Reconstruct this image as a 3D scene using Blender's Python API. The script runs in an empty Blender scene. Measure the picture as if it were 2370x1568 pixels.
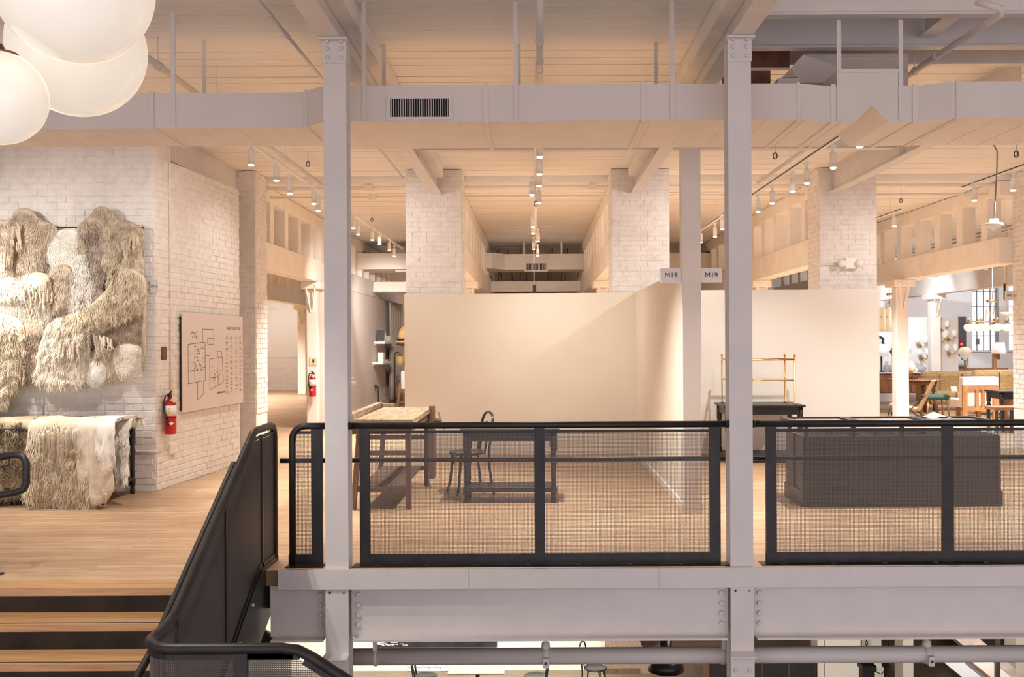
import bpy, bmesh, math, random
from math import pi, sin, cos, radians as R
from mathutils import Vector, Matrix, noise
from mathutils.geometry import delaunay_2d_cdt

# ------------------------------------------------------------------ camera, world, exposure
scene = bpy.context.scene
C = scene.collection
F, EYE, CX, CY, ROLL = 2250.0, 1.67, 1241.0, 790.0, 0.005
cam_d = bpy.data.cameras.new('camera'); cam = bpy.data.objects.new('camera', cam_d); C.objects.link(cam)
cam_d.sensor_fit = 'HORIZONTAL'; cam_d.sensor_width = 36.0; cam_d.lens = F * 36.0 / 2370.0
cam_d.shift_x = -(CX - 1185.0) / 2370.0; cam_d.shift_y = (CY - 784.0) / 2370.0
cam_d.clip_start = 0.05; cam_d.clip_end = 200
cam.matrix_world = Matrix.Translation((0, 0, EYE)) @ Matrix.Rotation(pi/2, 4, 'X') @ Matrix.Rotation(-ROLL, 4, 'Z')
scene.camera = cam
w = bpy.data.worlds.new('daylight'); scene.world = w; w.use_nodes = True
bg = w.node_tree.nodes['Background']; bg.inputs[0].default_value = (0.98, 0.90, 0.95, 1); bg.inputs[1].default_value = 1.1
scene.view_settings.view_transform = 'Standard'; scene.view_settings.look = 'None'
scene.view_settings.exposure = 0.16; scene.view_settings.gamma = 1.0; scene.view_settings.use_curve_mapping = False
scene.cycles.use_denoising = True
scene.cycles.max_bounces = 7; scene.cycles.diffuse_bounces = 5; scene.cycles.adaptive_threshold = 0.05; scene.cycles.glossy_bounces = 3
scene.cycles.transmission_bounces = 6; scene.cycles.transparent_max_bounces = 12
scene.cycles.sample_clamp_indirect = 6.0; scene.cycles.caustics_reflective = False; scene.cycles.caustics_refractive = False
WARM = (1.0, 0.935, 0.86); NEUT = (0.92, 0.95, 1.0)
K_SPOT = 1.0
rnd = random.Random(7)

# ------------------------------------------------------------------ helpers
def P(px, py, Y):
    """world point on depth Y that the photograph shows at pixel (px, py)"""
    x = px - ROLL * (py - CY); y = py + ROLL * (px - CX)
    return Vector(((x - CX) * Y / F, Y, EYE - (y - CY) * Y / F))
def PX(px, Y, py=790): return P(px, py, Y).x
def PZ(py, Y, px=1241): return P(px, py, Y).z

def wmat(o):
    m = Matrix.LocRotScale(o.location, o.rotation_euler, o.scale)
    return (wmat(o.parent) @ m) if o.parent else m

class MB:
    def __init__(s): s.v = []; s.f = []; s.sm = []
    def add(s, vs, fs, smooth=False):
        n = len(s.v); s.v += [Vector(q) for q in vs]
        for q in fs: s.f.append([i + n for i in q]); s.sm.append(smooth)
        return s
    def box(s, x0, x1, y0, y1, z0, z1):
        return s.add([(x0,y0,z0),(x1,y0,z0),(x1,y1,z0),(x0,y1,z0),(x0,y0,z1),(x1,y0,z1),(x1,y1,z1),(x0,y1,z1)],
            [(0,3,2,1),(4,5,6,7),(0,1,5,4),(1,2,6,5),(2,3,7,6),(3,0,4,7)])
    def obox(s, c, size, m=None):
        """box centred at c, size, rotated by Matrix m"""
        hx, hy, hz = [q / 2 for q in size]; c = Vector(c); m = m or Matrix.Identity(3)
        vs = [c + m @ Vector(q) for q in [(-hx,-hy,-hz),(hx,-hy,-hz),(hx,hy,-hz),(-hx,hy,-hz),(-hx,-hy,hz),(hx,-hy,hz),(hx,hy,hz),(-hx,hy,hz)]]
        return s.add(vs, [(0,3,2,1),(4,5,6,7),(0,1,5,4),(1,2,6,5),(2,3,7,6),(3,0,4,7)])
    def bar(s, a, b, wd, ht, up=(0,0,1)):
        """rectangular bar from a to b; wd across, ht along up"""
        a, b = Vector(a), Vector(b); d = (b - a).normalized(); u = Vector(up)
        if abs(d.dot(u)) > 0.98: u = Vector((0,1,0))
        sd = d.cross(u).normalized(); u = sd.cross(d).normalized()
        vs = []
        for p in (a, b):
            for (i, j) in ((-1,-1),(1,-1),(1,1),(-1,1)): vs.append(p + sd*i*wd/2 + u*j*ht/2)
        return s.add(vs, [(0,1,2,3),(7,6,5,4),(0,4,5,1),(1,5,6,2),(2,6,7,3),(3,7,4,0)])
    def tube(s, pts, r, n=10, closed=False):
        pts = [Vector(q) for q in pts]; k = len(pts); rs = r if isinstance(r, (list, tuple)) else [r]*k
        vs = []; fs = []; prev = None
        for i, p in enumerate(pts):
            if closed: d = (pts[(i+1) % k] - pts[i-1])
            else: d = (pts[min(i+1, k-1)] - pts[max(i-1, 0)])
            d.normalize()
            if prev is None:
                u = Vector((0,0,1)) if abs(d.z) < 0.9 else Vector((0,1,0))
                u = (u - d*u.dot(d)).normalized()
            else:
                u = (prev - d*prev.dot(d)).normalized()
            prev = u; vv = d.cross(u)
            for j in range(n):
                a = 2*pi*j/n; vs.append(p + (u*cos(a) + vv*sin(a))*rs[i])
        seg = k if closed else k-1
        for i in range(seg):
            i2 = (i+1) % k
            for j in range(n): fs.append((i*n+j, i*n+(j+1) % n, i2*n+(j+1) % n, i2*n+j))
        s.add(vs, fs, True)
        if not closed:
            b = len(s.v) - len(vs)
            s.f.append([b+j for j in range(n)][::-1]); s.sm.append(False)
            s.f.append([b+(k-1)*n+j for j in range(n)]); s.sm.append(False)
        return s
    def lathe(s, prof, c=(0,0,0), n=20, axis='Z', m=None):
        """prof: list of (radius, height)"""
        c = Vector(c); vs = []; fs = []; k = len(prof)
        for (r_, h) in prof:
            for j in range(n):
                a = 2*pi*j/n
                q = Vector((r_*cos(a), r_*sin(a), h))
                if axis == 'Y': q = Vector((r_*cos(a), h, r_*sin(a)))
                if axis == 'X': q = Vector((h, r_*cos(a), r_*sin(a)))
                if m: q = m @ q
                vs.append(c + q)
        for i in range(k-1):
            for j in range(n): fs.append((i*n+j, i*n+(j+1) % n, (i+1)*n+(j+1) % n, (i+1)*n+j))
        s.add(vs, fs, True); b = len(s.v) - len(vs)
        if prof[0][0] > 1e-4: s.f.append([b+j for j in range(n)][::-1]); s.sm.append(False)
        if prof[-1][0] > 1e-4: s.f.append([b+(k-1)*n+j for j in range(n)]); s.sm.append(False)
        return s
    def prism(s, poly, a, b, plane='XZ'):
        """extrude a 2D polygon between a and b along the missing axis"""
        n = len(poly); vs = []
        for t in (a, b):
            for (p, q) in poly:
                vs.append((p, t, q) if plane == 'XZ' else (p, q, t) if plane == 'XY' else (t, p, q))
        fs = [list(range(n)), list(range(2*n-1, n-1, -1))] + [(i, i+n, (i+1) % n+n, (i+1) % n) for i in range(n)]
        return s.add(vs, fs)
    def sphere(s, c, r, n=16, sq=(1,1,1)):
        prof = [(max(r*sin(pi*i/(n//2)), 0.0002), -r*cos(pi*i/(n//2))) for i in range(n//2+1)]
        m = Matrix.Diagonal(sq); return s.lathe(prof, c, n, m=m)
    def build(s, name, mat, parent=None, local=False, bevel=0.0, kind=None, label=None):
        me = bpy.data.meshes.new(name)
        vs = s.v
        if parent is not None and not local:
            inv = wmat(parent).inverted(); vs = [inv @ q for q in vs]
        me.from_pydata([tuple(q) for q in vs], [], s.f)
        me.polygons.foreach_set('use_smooth', s.sm)
        bm = bmesh.new(); bm.from_mesh(me); bmesh.ops.recalc_face_normals(bm, faces=bm.faces); bm.to_mesh(me); bm.free()
        me.materials.append(M[mat] if isinstance(mat, str) else mat)
        o = bpy.data.objects.new(name, me); C.objects.link(o)
        if parent is not None: o.parent = parent
        if bevel:
            b = o.modifiers.new('bevel', 'BEVEL'); b.width = bevel; b.segments = 2; b.limit_method = 'ANGLE'
        if kind: o['kind'] = kind
        if label: o['label'] = label
        return o

def tag(o, label, cat, group=None):
    o['label'] = label; o['category'] = cat
    if group: o['group'] = group
    return o
def T(name, label, cat, loc=(0,0,0), rz=0.0, group=None):
    o = bpy.data.objects.new(name, None); C.objects.link(o); o.empty_display_size = 0.05
    o.location = loc; o.rotation_euler = (0, 0, rz)
    return tag(o, label, cat, group)
def S(o, label=None):
    o['kind'] = 'structure'
    if label: o['label'] = label
    return o
def SE(name, loc=(0,0,0), rz=0.0, label=None):
    o = bpy.data.objects.new(name, None); C.objects.link(o); o.location = loc; o.rotation_euler = (0,0,rz); o.empty_display_size = .05
    return S(o, label)
def link_copy(src, parent, loc=None, rot=None, scale=None):
    c = src.copy(); C.objects.link(c); c.parent = parent
    if loc is not None: c.location = loc
    if rot is not None: c.rotation_euler = rot
    if scale is not None: c.scale = scale
    return c
def copy_tree(o, loc, rz, label):
    c = o.copy(); C.objects.link(c); c.location = loc; c.rotation_euler = (0,0,rz); c['label'] = label
    for ch in o.children:
        d = ch.copy(); C.objects.link(d); d.parent = c
        for g in ch.children:
            e = g.copy(); C.objects.link(e); e.parent = d
    return c
def text_part(name, body, size, mat, parent, loc, rot=(pi/2,0,0), align='CENTER', depth=0.0008):
    cu = bpy.data.curves.new('txt', 'FONT'); cu.body = body; cu.size = size; cu.align_x = align; cu.align_y = 'CENTER'
    cu.extrude = depth; cu.resolution_u = 3
    o = bpy.data.objects.new('txt', cu)
    me = bpy.data.meshes.new_from_object(o); me.name = name
    bpy.data.objects.remove(o); bpy.data.curves.remove(cu)
    me.materials.clear(); me.materials.append(M[mat])
    t = bpy.data.objects.new(name, me); C.objects.link(t); t.parent = parent; t.location = loc; t.rotation_euler = rot
    return t

# ------------------------------------------------------------------ materials
M = {}
def node_mat(name):
    m = bpy.data.materials.new(name); m.use_nodes = True; nt = m.node_tree
    b = nt.nodes['Principled BSDF']; M[name] = m
    return m, nt, b
def L(nt, a, b): nt.links.new(a, b)
def plain(name, col, rough=0.6, metal=0.0, var=0.0, scale=6.0, bump=0.0, bscale=60.0, emit=None, es=0.0, trans=0.0, ior=1.45, stretch=(1,1,1), spec=0.5, alpha=1.0, sheen=0.0):
    m, nt, b = node_mat(name)
    b.inputs['Base Color'].default_value = (*col, 1); b.inputs['Roughness'].default_value = rough; b.inputs['Metallic'].default_value = metal
    b.inputs['Specular IOR Level'].default_value = spec
    if sheen: b.inputs['Sheen Weight'].default_value = sheen
    if trans: b.inputs['Transmission Weight'].default_value = trans; b.inputs['IOR'].default_value = ior
    if alpha < 1: b.inputs['Alpha'].default_value = alpha
    if emit: b.inputs['Emission Color'].default_value = (*emit, 1); b.inputs['Emission Strength'].default_value = es
    if var or bump:
        tc = nt.nodes.new('ShaderNodeTexCoord'); mp = nt.nodes.new('ShaderNodeMapping'); mp.inputs['Scale'].default_value = stretch
        L(nt, tc.outputs['Object'], mp.inputs['Vector'])
    if var:
        n = nt.nodes.new('ShaderNodeTexNoise'); n.inputs['Scale'].default_value = scale; n.inputs['Detail'].default_value = 5
        L(nt, mp.outputs[0], n.inputs['Vector'])
        r = nt.nodes.new('ShaderNodeValToRGB'); lo = tuple(q*(1-var) for q in col); hi = tuple(min(1, q*(1+var)) for q in col)
        r.color_ramp.elements[0].color = (*lo, 1); r.color_ramp.elements[1].color = (*hi, 1)
        r.color_ramp.elements[0].position = 0.3; r.color_ramp.elements[1].position = 0.7
        L(nt, n.outputs['Fac'], r.inputs['Fac']); L(nt, r.outputs[0], b.inputs['Base Color'])
    if bump:
        n2 = nt.nodes.new('ShaderNodeTexNoise'); n2.inputs['Scale'].default_value = bscale; n2.inputs['Detail'].default_value = 4
        L(nt, mp.outputs[0], n2.inputs['Vector'])
        bp = nt.nodes.new('ShaderNodeBump'); bp.inputs['Strength'].default_value = bump; bp.inputs['Distance'].default_value = 0.01
        L(nt, n2.outputs['Fac'], bp.inputs['Height']); L(nt, bp.outputs[0], b.inputs['Normal'])
    return m
def brick_paint(name, col):
    """thick white paint over brick: pits, chips and hairline gaps of its own"""
    m, nt, b = node_mat(name); b.inputs['Roughness'].default_value = 0.62
    tc = nt.nodes.new('ShaderNodeNewGeometry')
    n = nt.nodes.new('ShaderNodeTexNoise'); n.inputs['Scale'].default_value = 9; n.inputs['Detail'].default_value = 6
    v = nt.nodes.new('ShaderNodeTexVoronoi'); v.inputs['Scale'].default_value = 9.0
    for q in (n, v): L(nt, tc.outputs['Position'], q.inputs['Vector'])
    r = nt.nodes.new('ShaderNodeValToRGB'); r.color_ramp.elements[0].position = 0.035; r.color_ramp.elements[1].position = 0.05
    r.color_ramp.elements[0].color = (0.06, 0.045, 0.04, 1); r.color_ramp.elements[1].color = (1, 1, 1, 1)
    L(nt, v.outputs['Distance'], r.inputs['Fac'])
    r2 = nt.nodes.new('ShaderNodeValToRGB')
    r2.color_ramp.elements[0].color = (*[q*0.88 for q in col], 1); r2.color_ramp.elements[1].color = (*col, 1)
    r2.color_ramp.elements[0].position = 0.3; r2.color_ramp.elements[1].position = 0.6
    L(nt, n.outputs['Fac'], r2.inputs['Fac'])
    n3 = nt.nodes.new('ShaderNodeTexNoise'); n3.inputs['Scale'].default_value = 1.7; L(nt, tc.outputs['Position'], n3.inputs['Vector'])
    r3 = nt.nodes.new('ShaderNodeValToRGB'); r3.color_ramp.elements[0].position = 0.50; r3.color_ramp.elements[1].position = 0.60
    L(nt, n3.outputs['Fac'], r3.inputs['Fac'])
    mx = nt.nodes.new('ShaderNodeMix'); mx.data_type = 'RGBA'; mx.blend_type = 'MULTIPLY'
    L(nt, r3.outputs[0], mx.inputs['Factor']); L(nt, r2.outputs[0], mx.inputs[6]); L(nt, r.outputs[0], mx.inputs[7])
    L(nt, mx.outputs[2], b.inputs['Base Color'])
    n2 = nt.nodes.new('ShaderNodeTexNoise'); n2.inputs['Scale'].default_value = 55; n2.inputs['Detail'].default_value = 5
    L(nt, tc.outputs['Position'], n2.inputs['Vector'])
    bp = nt.nodes.new('ShaderNodeBump'); bp.inputs['Strength'].default_value = 0.45; bp.inputs['Distance'].default_value = 0.012
    L(nt, n2.outputs['Fac'], bp.inputs['Height']); L(nt, bp.outputs[0], b.inputs['Normal'])
def strip_floor(name, c1, c2, row=0.057, length=1.1, rough=0.42):
    m, nt, b = node_mat(name); b.inputs['Roughness'].default_value = rough
    tc = nt.nodes.new('ShaderNodeNewGeometry')
    br = nt.nodes.new('ShaderNodeTexBrick'); br.offset = 0.37; br.offset_frequency = 2; br.squash = 1.3; br.squash_frequency = 3
    br.inputs['Scale'].default_value = 1.0; br.inputs['Brick Width'].default_value = length; br.inputs['Row Height'].default_value = row
    br.inputs['Mortar Size'].default_value = 0.0016; br.inputs['Mortar Smooth'].default_value = 0.2; br.inputs['Bias'].default_value = 0.0
    br.inputs['Color1'].default_value = (*c1, 1); br.inputs['Color2'].default_value = (*c2, 1); br.inputs['Mortar'].default_value = (c2[0]*.35, c2[1]*.3, c2[2]*.25, 1)
    L(nt, tc.outputs['Position'], br.inputs['Vector'])
    mp = nt.nodes.new('ShaderNodeMapping'); mp.inputs['Scale'].default_value = (1.2, 22, 1); L(nt, tc.outputs['Position'], mp.inputs['Vector'])
    n = nt.nodes.new('ShaderNodeTexNoise'); n.inputs['Scale'].default_value = 3.0; n.inputs['Detail'].default_value = 6; L(nt, mp.outputs[0], n.inputs['Vector'])
    r = nt.nodes.new('ShaderNodeValToRGB'); r.color_ramp.elements[0].position = 0.3; r.color_ramp.elements[1].position = 0.72
    r.color_ramp.elements[0].color = (.62, .58, .54, 1); r.color_ramp.elements[1].color = (1, 1, 1, 1); L(nt, n.outputs['Fac'], r.inputs['Fac'])
    n4 = nt.nodes.new('ShaderNodeTexNoise'); n4.inputs['Scale'].default_value = 0.9; n4.inputs['Detail'].default_value = 3; L(nt, tc.outputs['Position'], n4.inputs['Vector'])
    r4 = nt.nodes.new('ShaderNodeValToRGB'); r4.color_ramp.elements[0].position = 0.35; r4.color_ramp.elements[1].position = 0.65
    r4.color_ramp.elements[0].color = (.86, .80, .80, 1); r4.color_ramp.elements[1].color = (1, 1, 1, 1); L(nt, n4.outputs['Fac'], r4.inputs['Fac'])
    mx = nt.nodes.new('ShaderNodeMix'); mx.data_type = 'RGBA'; mx.blend_type = 'MULTIPLY'; mx.inputs['Factor'].default_value = 1
    L(nt, br.outputs['Color'], mx.inputs[6]); L(nt, r.outputs[0], mx.inputs[7])
    mx2 = nt.nodes.new('ShaderNodeMix'); mx2.data_type = 'RGBA'; mx2.blend_type = 'MULTIPLY'; mx2.inputs['Factor'].default_value = 1
    L(nt, mx.outputs[2], mx2.inputs[6]); L(nt, r4.outputs[0], mx2.inputs[7]); L(nt, mx2.outputs[2], b.inputs['Base Color'])
def fur(name, ca, cb):
    m, nt, b = node_mat(name); b.inputs['Roughness'].default_value = 0.75; b.inputs['Specular IOR Level'].default_value = 0.2
    g = nt.nodes.new('ShaderNodeNewGeometry'); r = nt.nodes.new('ShaderNodeValToRGB')
    r.color_ramp.elements[0].color = (*ca, 1); r.color_ramp.elements[1].color = (*cb, 1)
    n = nt.nodes.new('ShaderNodeTexNoise'); n.inputs['Scale'].default_value = 7; L(nt, g.outputs['Position'], n.inputs['Vector'])
    a = nt.nodes.new('ShaderNodeMath'); a.operation = 'MULTIPLY_ADD'; a.inputs[1].default_value = 0.75
    L(nt, g.outputs['Random Per Island'], a.inputs[0])
    s2 = nt.nodes.new('ShaderNodeMath'); s2.operation = 'MULTIPLY_ADD'; s2.inputs[1].default_value = 1.3; s2.inputs[2].default_value = -0.5
    L(nt, n.outputs['Fac'], s2.inputs[0]); L(nt, s2.outputs[0], a.inputs[2]); L(nt, a.outputs[0], r.inputs['Fac']); L(nt, r.outputs[0], b.inputs['Base Color'])
    b.inputs['Subsurface Weight'].default_value = 0.0
def wood(name, ca, cb, stretch=(2, 18, 18), rough=0.5):
    m, nt, b = node_mat(name); b.inputs['Roughness'].default_value = rough
    tc = nt.nodes.new('ShaderNodeTexCoord'); mp = nt.nodes.new('ShaderNodeMapping'); mp.inputs['Scale'].default_value = stretch
    L(nt, tc.outputs['Object'], mp.inputs['Vector'])
    n = nt.nodes.new('ShaderNodeTexNoise'); n.inputs['Scale'].default_value = 2.5; n.inputs['Detail'].default_value = 7; n.inputs['Distortion'].default_value = 0.4
    L(nt, mp.outputs[0], n.inputs['Vector']); r = nt.nodes.new('ShaderNodeValToRGB')
    r.color_ramp.elements[0].color = (*ca, 1); r.color_ramp.elements[1].color = (*cb, 1); r.color_ramp.elements[0].position = .3; r.color_ramp.elements[1].position = .7
    L(nt, n.outputs['Fac'], r.inputs['Fac']); L(nt, r.outputs[0], b.inputs['Base Color'])
    bp = nt.nodes.new('ShaderNodeBump'); bp.inputs['Strength'].default_value = .25; bp.inputs['Distance'].default_value = .005
    L(nt, n.outputs['Fac'], bp.inputs['Height']); L(nt, bp.outputs[0], b.inputs['Normal'])

plain('white_steel', (.74, .70, .68), .45, var=.03, scale=5, bump=.06, bscale=90)
plain('duct_paint', (.76, .70, .66), .55, var=.03, scale=3, bump=.04, bscale=30)
plain('board_paint', (.88, .85, .80), .6, var=.04, scale=4, bump=.25, bscale=18, stretch=(.5, 5, 1))
plain('timber_paint', (.87, .83, .78), .62, var=.05, scale=3, bump=.35, bscale=14)
plain('wall_paint', (.82, .79, .75), .7, var=.015, scale=1.5)
plain('pink_wall', (.80, .72, .67), .75, var=.02, scale=1.2)
plain('cream_wall', (.80, .74, .64), .7, var=.02, scale=2)
plain('gallery_wall', (.88, .88, .90), .7, var=.01, scale=2)
brick_paint('brick_paint', (.84, .80, .77)); 
strip_floor('strip_floor', (.66, .46, .29), (.50, .335, .20))
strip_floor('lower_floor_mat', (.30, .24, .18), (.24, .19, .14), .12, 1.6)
wood('tread_oak', (.36, .19, .08), (.54, .32, .15), (1.2, 22, 22), .38)
plain('black_steel', (.030, .027, .028), .42, .35, var=.25, scale=9)
plain('riser_steel', (.030, .020, .014), .5, .5, var=.45, scale=4)
plain('rubber', (.03, .028, .027), .8)
plain('mesh_steel', (.125, .108, .100), .38, .75)
plain('black_wood', (.022, .019, .018), .38, var=.3, scale=12)
plain('black_chair', (.018, .016, .016), .3)
wood('bench_wood', (.20, .14, .09), (.40, .30, .20), (14, 1.6, 14), .7)
wood('bench_leg', (.10, .055, .035), (.19, .11, .07), (10, 10, 1.5), .65)
wood('walnut', (.20, .085, .04), (.33, .15, .07), (8, 8, 2), .42)
wood('orange_wood', (.42, .19, .07), (.56, .29, .12), (6, 6, 2), .45)
plain('brass', (.66, .42, .15), .26, 1.0)
plain('glass', (.95, .97, .97), .04, trans=1.0, ior=1.45)
plain('clear_glass', (.95, .97, .98), .12, trans=.62, ior=1.2)
plain('red_paint', (.55, .012, .022), .3)
plain('white_label', (.86, .84, .80), .5)
plain('yellow_label', (.75, .60, .05), .5)
plain('tag_paper', (.80, .70, .48), .6)
plain('sign_white', (.80, .78, .79), .5)
plain('sign_pink', (.74, .66, .63), .5)
plain('ink', (.03, .03, .032), .6)
plain('ink_grey', (.22, .20, .21), .6)
plain('dark_void', (.012, .010, .009), .8)
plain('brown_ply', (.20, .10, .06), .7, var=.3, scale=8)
plain('brown_plate', (.10, .045, .02), .5)
plain('curtain', (.62, .55, .48), .85, bump=.1, bscale=120)
plain('linen', (.80, .76, .70), .85)
plain('boucle', (.46, .32, .15), .95, var=.35, scale=40, bump=.9, bscale=70)
plain('white_fabric', (.84, .79, .74), .85)
plain('green_velvet', (.05, .10, .07), .8)
plain('rattan', (.50, .32, .17), .7, var=.25, scale=60, bump=.6, bscale=120)
plain('shade_cream', (.85, .80, .66), .7, emit=(1, .88, .66), es=.25)
plain('shade_white', (.88, .88, .86), .7, emit=(1, .96, .9), es=.25)
plain('yellow_form', (.66, .47, .20), .7, var=.2, scale=7)
plain('lens_glow', (1, 1, 1), .4, emit=(1.0, .92, .80), es=9)
plain('globe_glass', (.90, .86, .80), .12, emit=(1.0, .88, .72), es=.42)
plain('small_globe', (.92, .90, .86), .2, emit=(1.0, .95, .88), es=.35)
plain('cap_metal', (.22, .16, .11), .35, .8)
plain('table_marble', (.50, .42, .33), .35, var=.15, scale=14)
plain('book_dark', (.06, .05, .05), .6); plain('book_pink', (.48, .33, .30), .6)
plain('window_bar', (.10, .10, .13), .5)
plain('photo_dark', (.025, .024, .026), .35, var=.6, scale=5)
plain('photo_white', (.7, .68, .66), .5)
plain('stair_speckle', (.42, .34, .29), .6, var=.25, scale=9)
plain('flute_shade', (.84, .78, .62), .25, emit=(1, .88, .66), es=.15)
fur('fur_cream', (.66, .56, .42), (.93, .88, .78)); fur('fur_blond', (.50, .38, .24), (.90, .81, .64))
fur('fur_tan', (.42, .32, .22), (.80, .70, .56)); fur('fur_brown', (.20, .14, .10), (.60, .48, .36))
fur('fur_grey', (.22, .17, .13), (.64, .55, .45)); fur('fur_white', (.78, .72, .63), (.95, .93, .88))
fur('fur_olive', (.13, .10, .055), (.66, .54, .36))

# ------------------------------------------------------------------ room shell
ZC = 4.24                                   # underside of the ceiling boards
b = MB(); b.box(-14, 18, 7.12, 36, -.112, 0); b.box(-14, -2.05, 6.62, 7.12, -.046, 0); b.box(-1.86, 18, 7.06, 7.12, -.10, 0); b.box(-14, 18, 7.2, 36, -.30, -.112)
floor = S(b.build('floor', 'strip_floor'), 'pale oak strip floor of the upper level')
for i, (y0, y1) in enumerate(((6.62, 6.735), (6.739, 6.85))):
    MB().box(-4.6, -2.06, y0, y1, .0005, .004).build('nosing_plank', 'tread_oak', floor)
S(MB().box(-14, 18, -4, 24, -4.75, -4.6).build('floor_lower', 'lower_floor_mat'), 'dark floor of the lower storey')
ceil = MB(); ceil.box(-14, 1.62, -4, 36, ZC+.03, ZC+.15); ceil.box(1.62, 18, 8.78, 36, ZC+.03, ZC+.15); ceil.box(1.62, 18, -4, 8.78, 4.68, 4.8)
ceil.box(1.60, 1.62, -4, 8.78, ZC+.15, 4.8); ceil.box(1.62, 18, 8.78, 8.80, ZC+.15, 4.8)
ceiling = S(ceil.build('ceiling', 'board_paint'), 'white painted plank ceiling')
y = 6.6; r2 = random.Random(3)
while y < 14.9:                             # every board of the front ceiling
    wdt = r2.uniform(.185, .225); gap = r2.choice((.006, .007, .009, .016)); t = r2.uniform(-.004, .003)
    x1 = 1.62 if y < 8.8 else 11
    MB().box(-9.5, x1, y, y + wdt - gap, ZC + t, ZC + .03).build('ceiling_board', 'board_paint', ceiling)
    y += wdt
bb = MB(); y = 15.12
while y < 30:
    wdt = r2.uniform(.13, .17); bb.box(-13, 17, y, y + wdt - r2.choice((.008, .012, .02)), ZC - .10 + r2.uniform(-.004, .004), ZC + .03); y += wdt
bb.build('back_boards', 'board_paint', ceiling, kind='stuff')
S(MB().box(-14.2, -14, -4, 36, -4.6, 4.8).build('wall_left', 'wall_paint')); S(MB().box(18, 18.2, -4, 36, -4.6, 4.8).build('wall_right', 'wall_paint'))
S(MB().box(-14, -3.0, 33.9, 34.1, 0, 4.2).build('wall_far_left', 'brick_paint'), 'far white brick wall of the left room')
S(MB().box(-3.0, 3.0, 29.5, 29.7, 0, 4.2).build('wall_far_center', 'pink_wall'))

# -------- painted brick
def brick_mesh(ln, h, d, seed, mat='brick_paint'):
    rr = random.Random(seed); j = lambda a: rr.uniform(-a, a)
    bm = bmesh.new(); bmesh.ops.create_cube(bm, size=1.0)
    for v in bm.verts: v.co = Vector((v.co.x*ln + j(.0025), v.co.y*d, v.co.z*h + j(.002)))
    es = [e for e in bm.edges if all(v.co.y < 0 for v in e.verts)]
    bmesh.ops.bevel(bm, geom=es, offset=.005, segments=1, affect='EDGES')
    me = bpy.data.meshes.new('brick'); bm.to_mesh(me); bm.free(); me.materials.append(M[mat]); return me
BL, BH, BD = .213, .0755, .05
BRICKS = [brick_mesh(BL-.010, BH-.009, BD, s) for s in range(6)]; HALF = [brick_mesh(BL/2-.010, BH-.009, BD, 20+s) for s in range(3)]
def brick_face(root, u0, u1, z0, z1, face_y=0.0, sel=None, cap=300, m3=None, seed=0, org=(0,0,0)):
    """bricks laid on root's local face (normal -Y); sel(u,z) ranks which are single parts; m3 turns the face"""
    rr = random.Random(seed); items = []; row = 0; z = z0
    while z < z1 - BH*.6:
        header = row % 7 == 5
        step = BL/2 if header else BL
        u = u0 + (0 if row % 2 == 0 else -step/2)
        while u < u1 - .01:
            a, c = max(u, u0), min(u + step, u1)
            if c - a > .035: items.append(((a+c)/2, z + BH/2, c - a, header))
            u += step
        z += BH; row += 1
    items.sort(key=lambda q: -(sel(q[0], q[1]) if sel else 0))
    m3 = m3 or Matrix.Identity(3); org = Vector(org)
    rest = MB()
    for i, (u, z, ln, hd) in enumerate(items):
        if ln < BL*.75 : me = rr.choice(HALF); sc = ln/(BL/2)
        else: me = rr.choice(BRICKS); sc = ln/BL
        out = rr.uniform(-.003, .004); loc = org + m3 @ Vector((u, face_y + BD/2 - .006 - out, z))
        tilt = rr.uniform(-.010, .010)
        if i < cap:
            o = bpy.data.objects.new('brick', me); C.objects.link(o); o.parent = root
            o.matrix_local = Matrix.Translation(loc) @ m3.to_4x4() @ Matrix.Rotation(tilt, 4, 'Y') @ Matrix.Diagonal((sc, 1, 1, 1))
        else:
            mm = m3 @ Matrix.Rotation(tilt, 3, 'Y'); rest.obox(loc, (ln - .010, BD, BH - .009), mm)
    if rest.f: rest.build('brick_field', 'brick_paint', root, local=True, kind='stuff')

WTOP = 3.79
WTF = 4.2
wl = SE('wall_brick_front', (-9.0, 10.93, 0), 0, 'white painted brick wall behind the fur hanging')
LW = 9.0 - 4.28
MB().box(0, LW-.008, .0, .45, 0, WTF-.01).build('mortar', 'brick_paint', wl, local=True)
brick_face(wl, 0, LW, 0, WTF, 0, lambda u, z: (10 if u > 2.9 else 0) + (6 if (z < 1.2 or z > 2.85 or u > 4.35) else 0) - abs(z-2.9)*.5, 300, seed=1)
ang = math.atan2(13.42-10.93, -4.10+4.28)
ws = SE('wall_brick_side', (-4.28, 10.93, 0), ang, 'white painted brick return wall carrying the directory board')
SW = 2.5
MB().box(.008, SW, .0, .40, 0, WTOP-.01).build('mortar', 'brick_paint', ws, local=True)
brick_face(ws, 0, SW, 0, WTOP, 0, lambda u, z: 5 - u - (3 if (.84 < z < 2.05 and u > .5) else 0), 300, seed=2)

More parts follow.
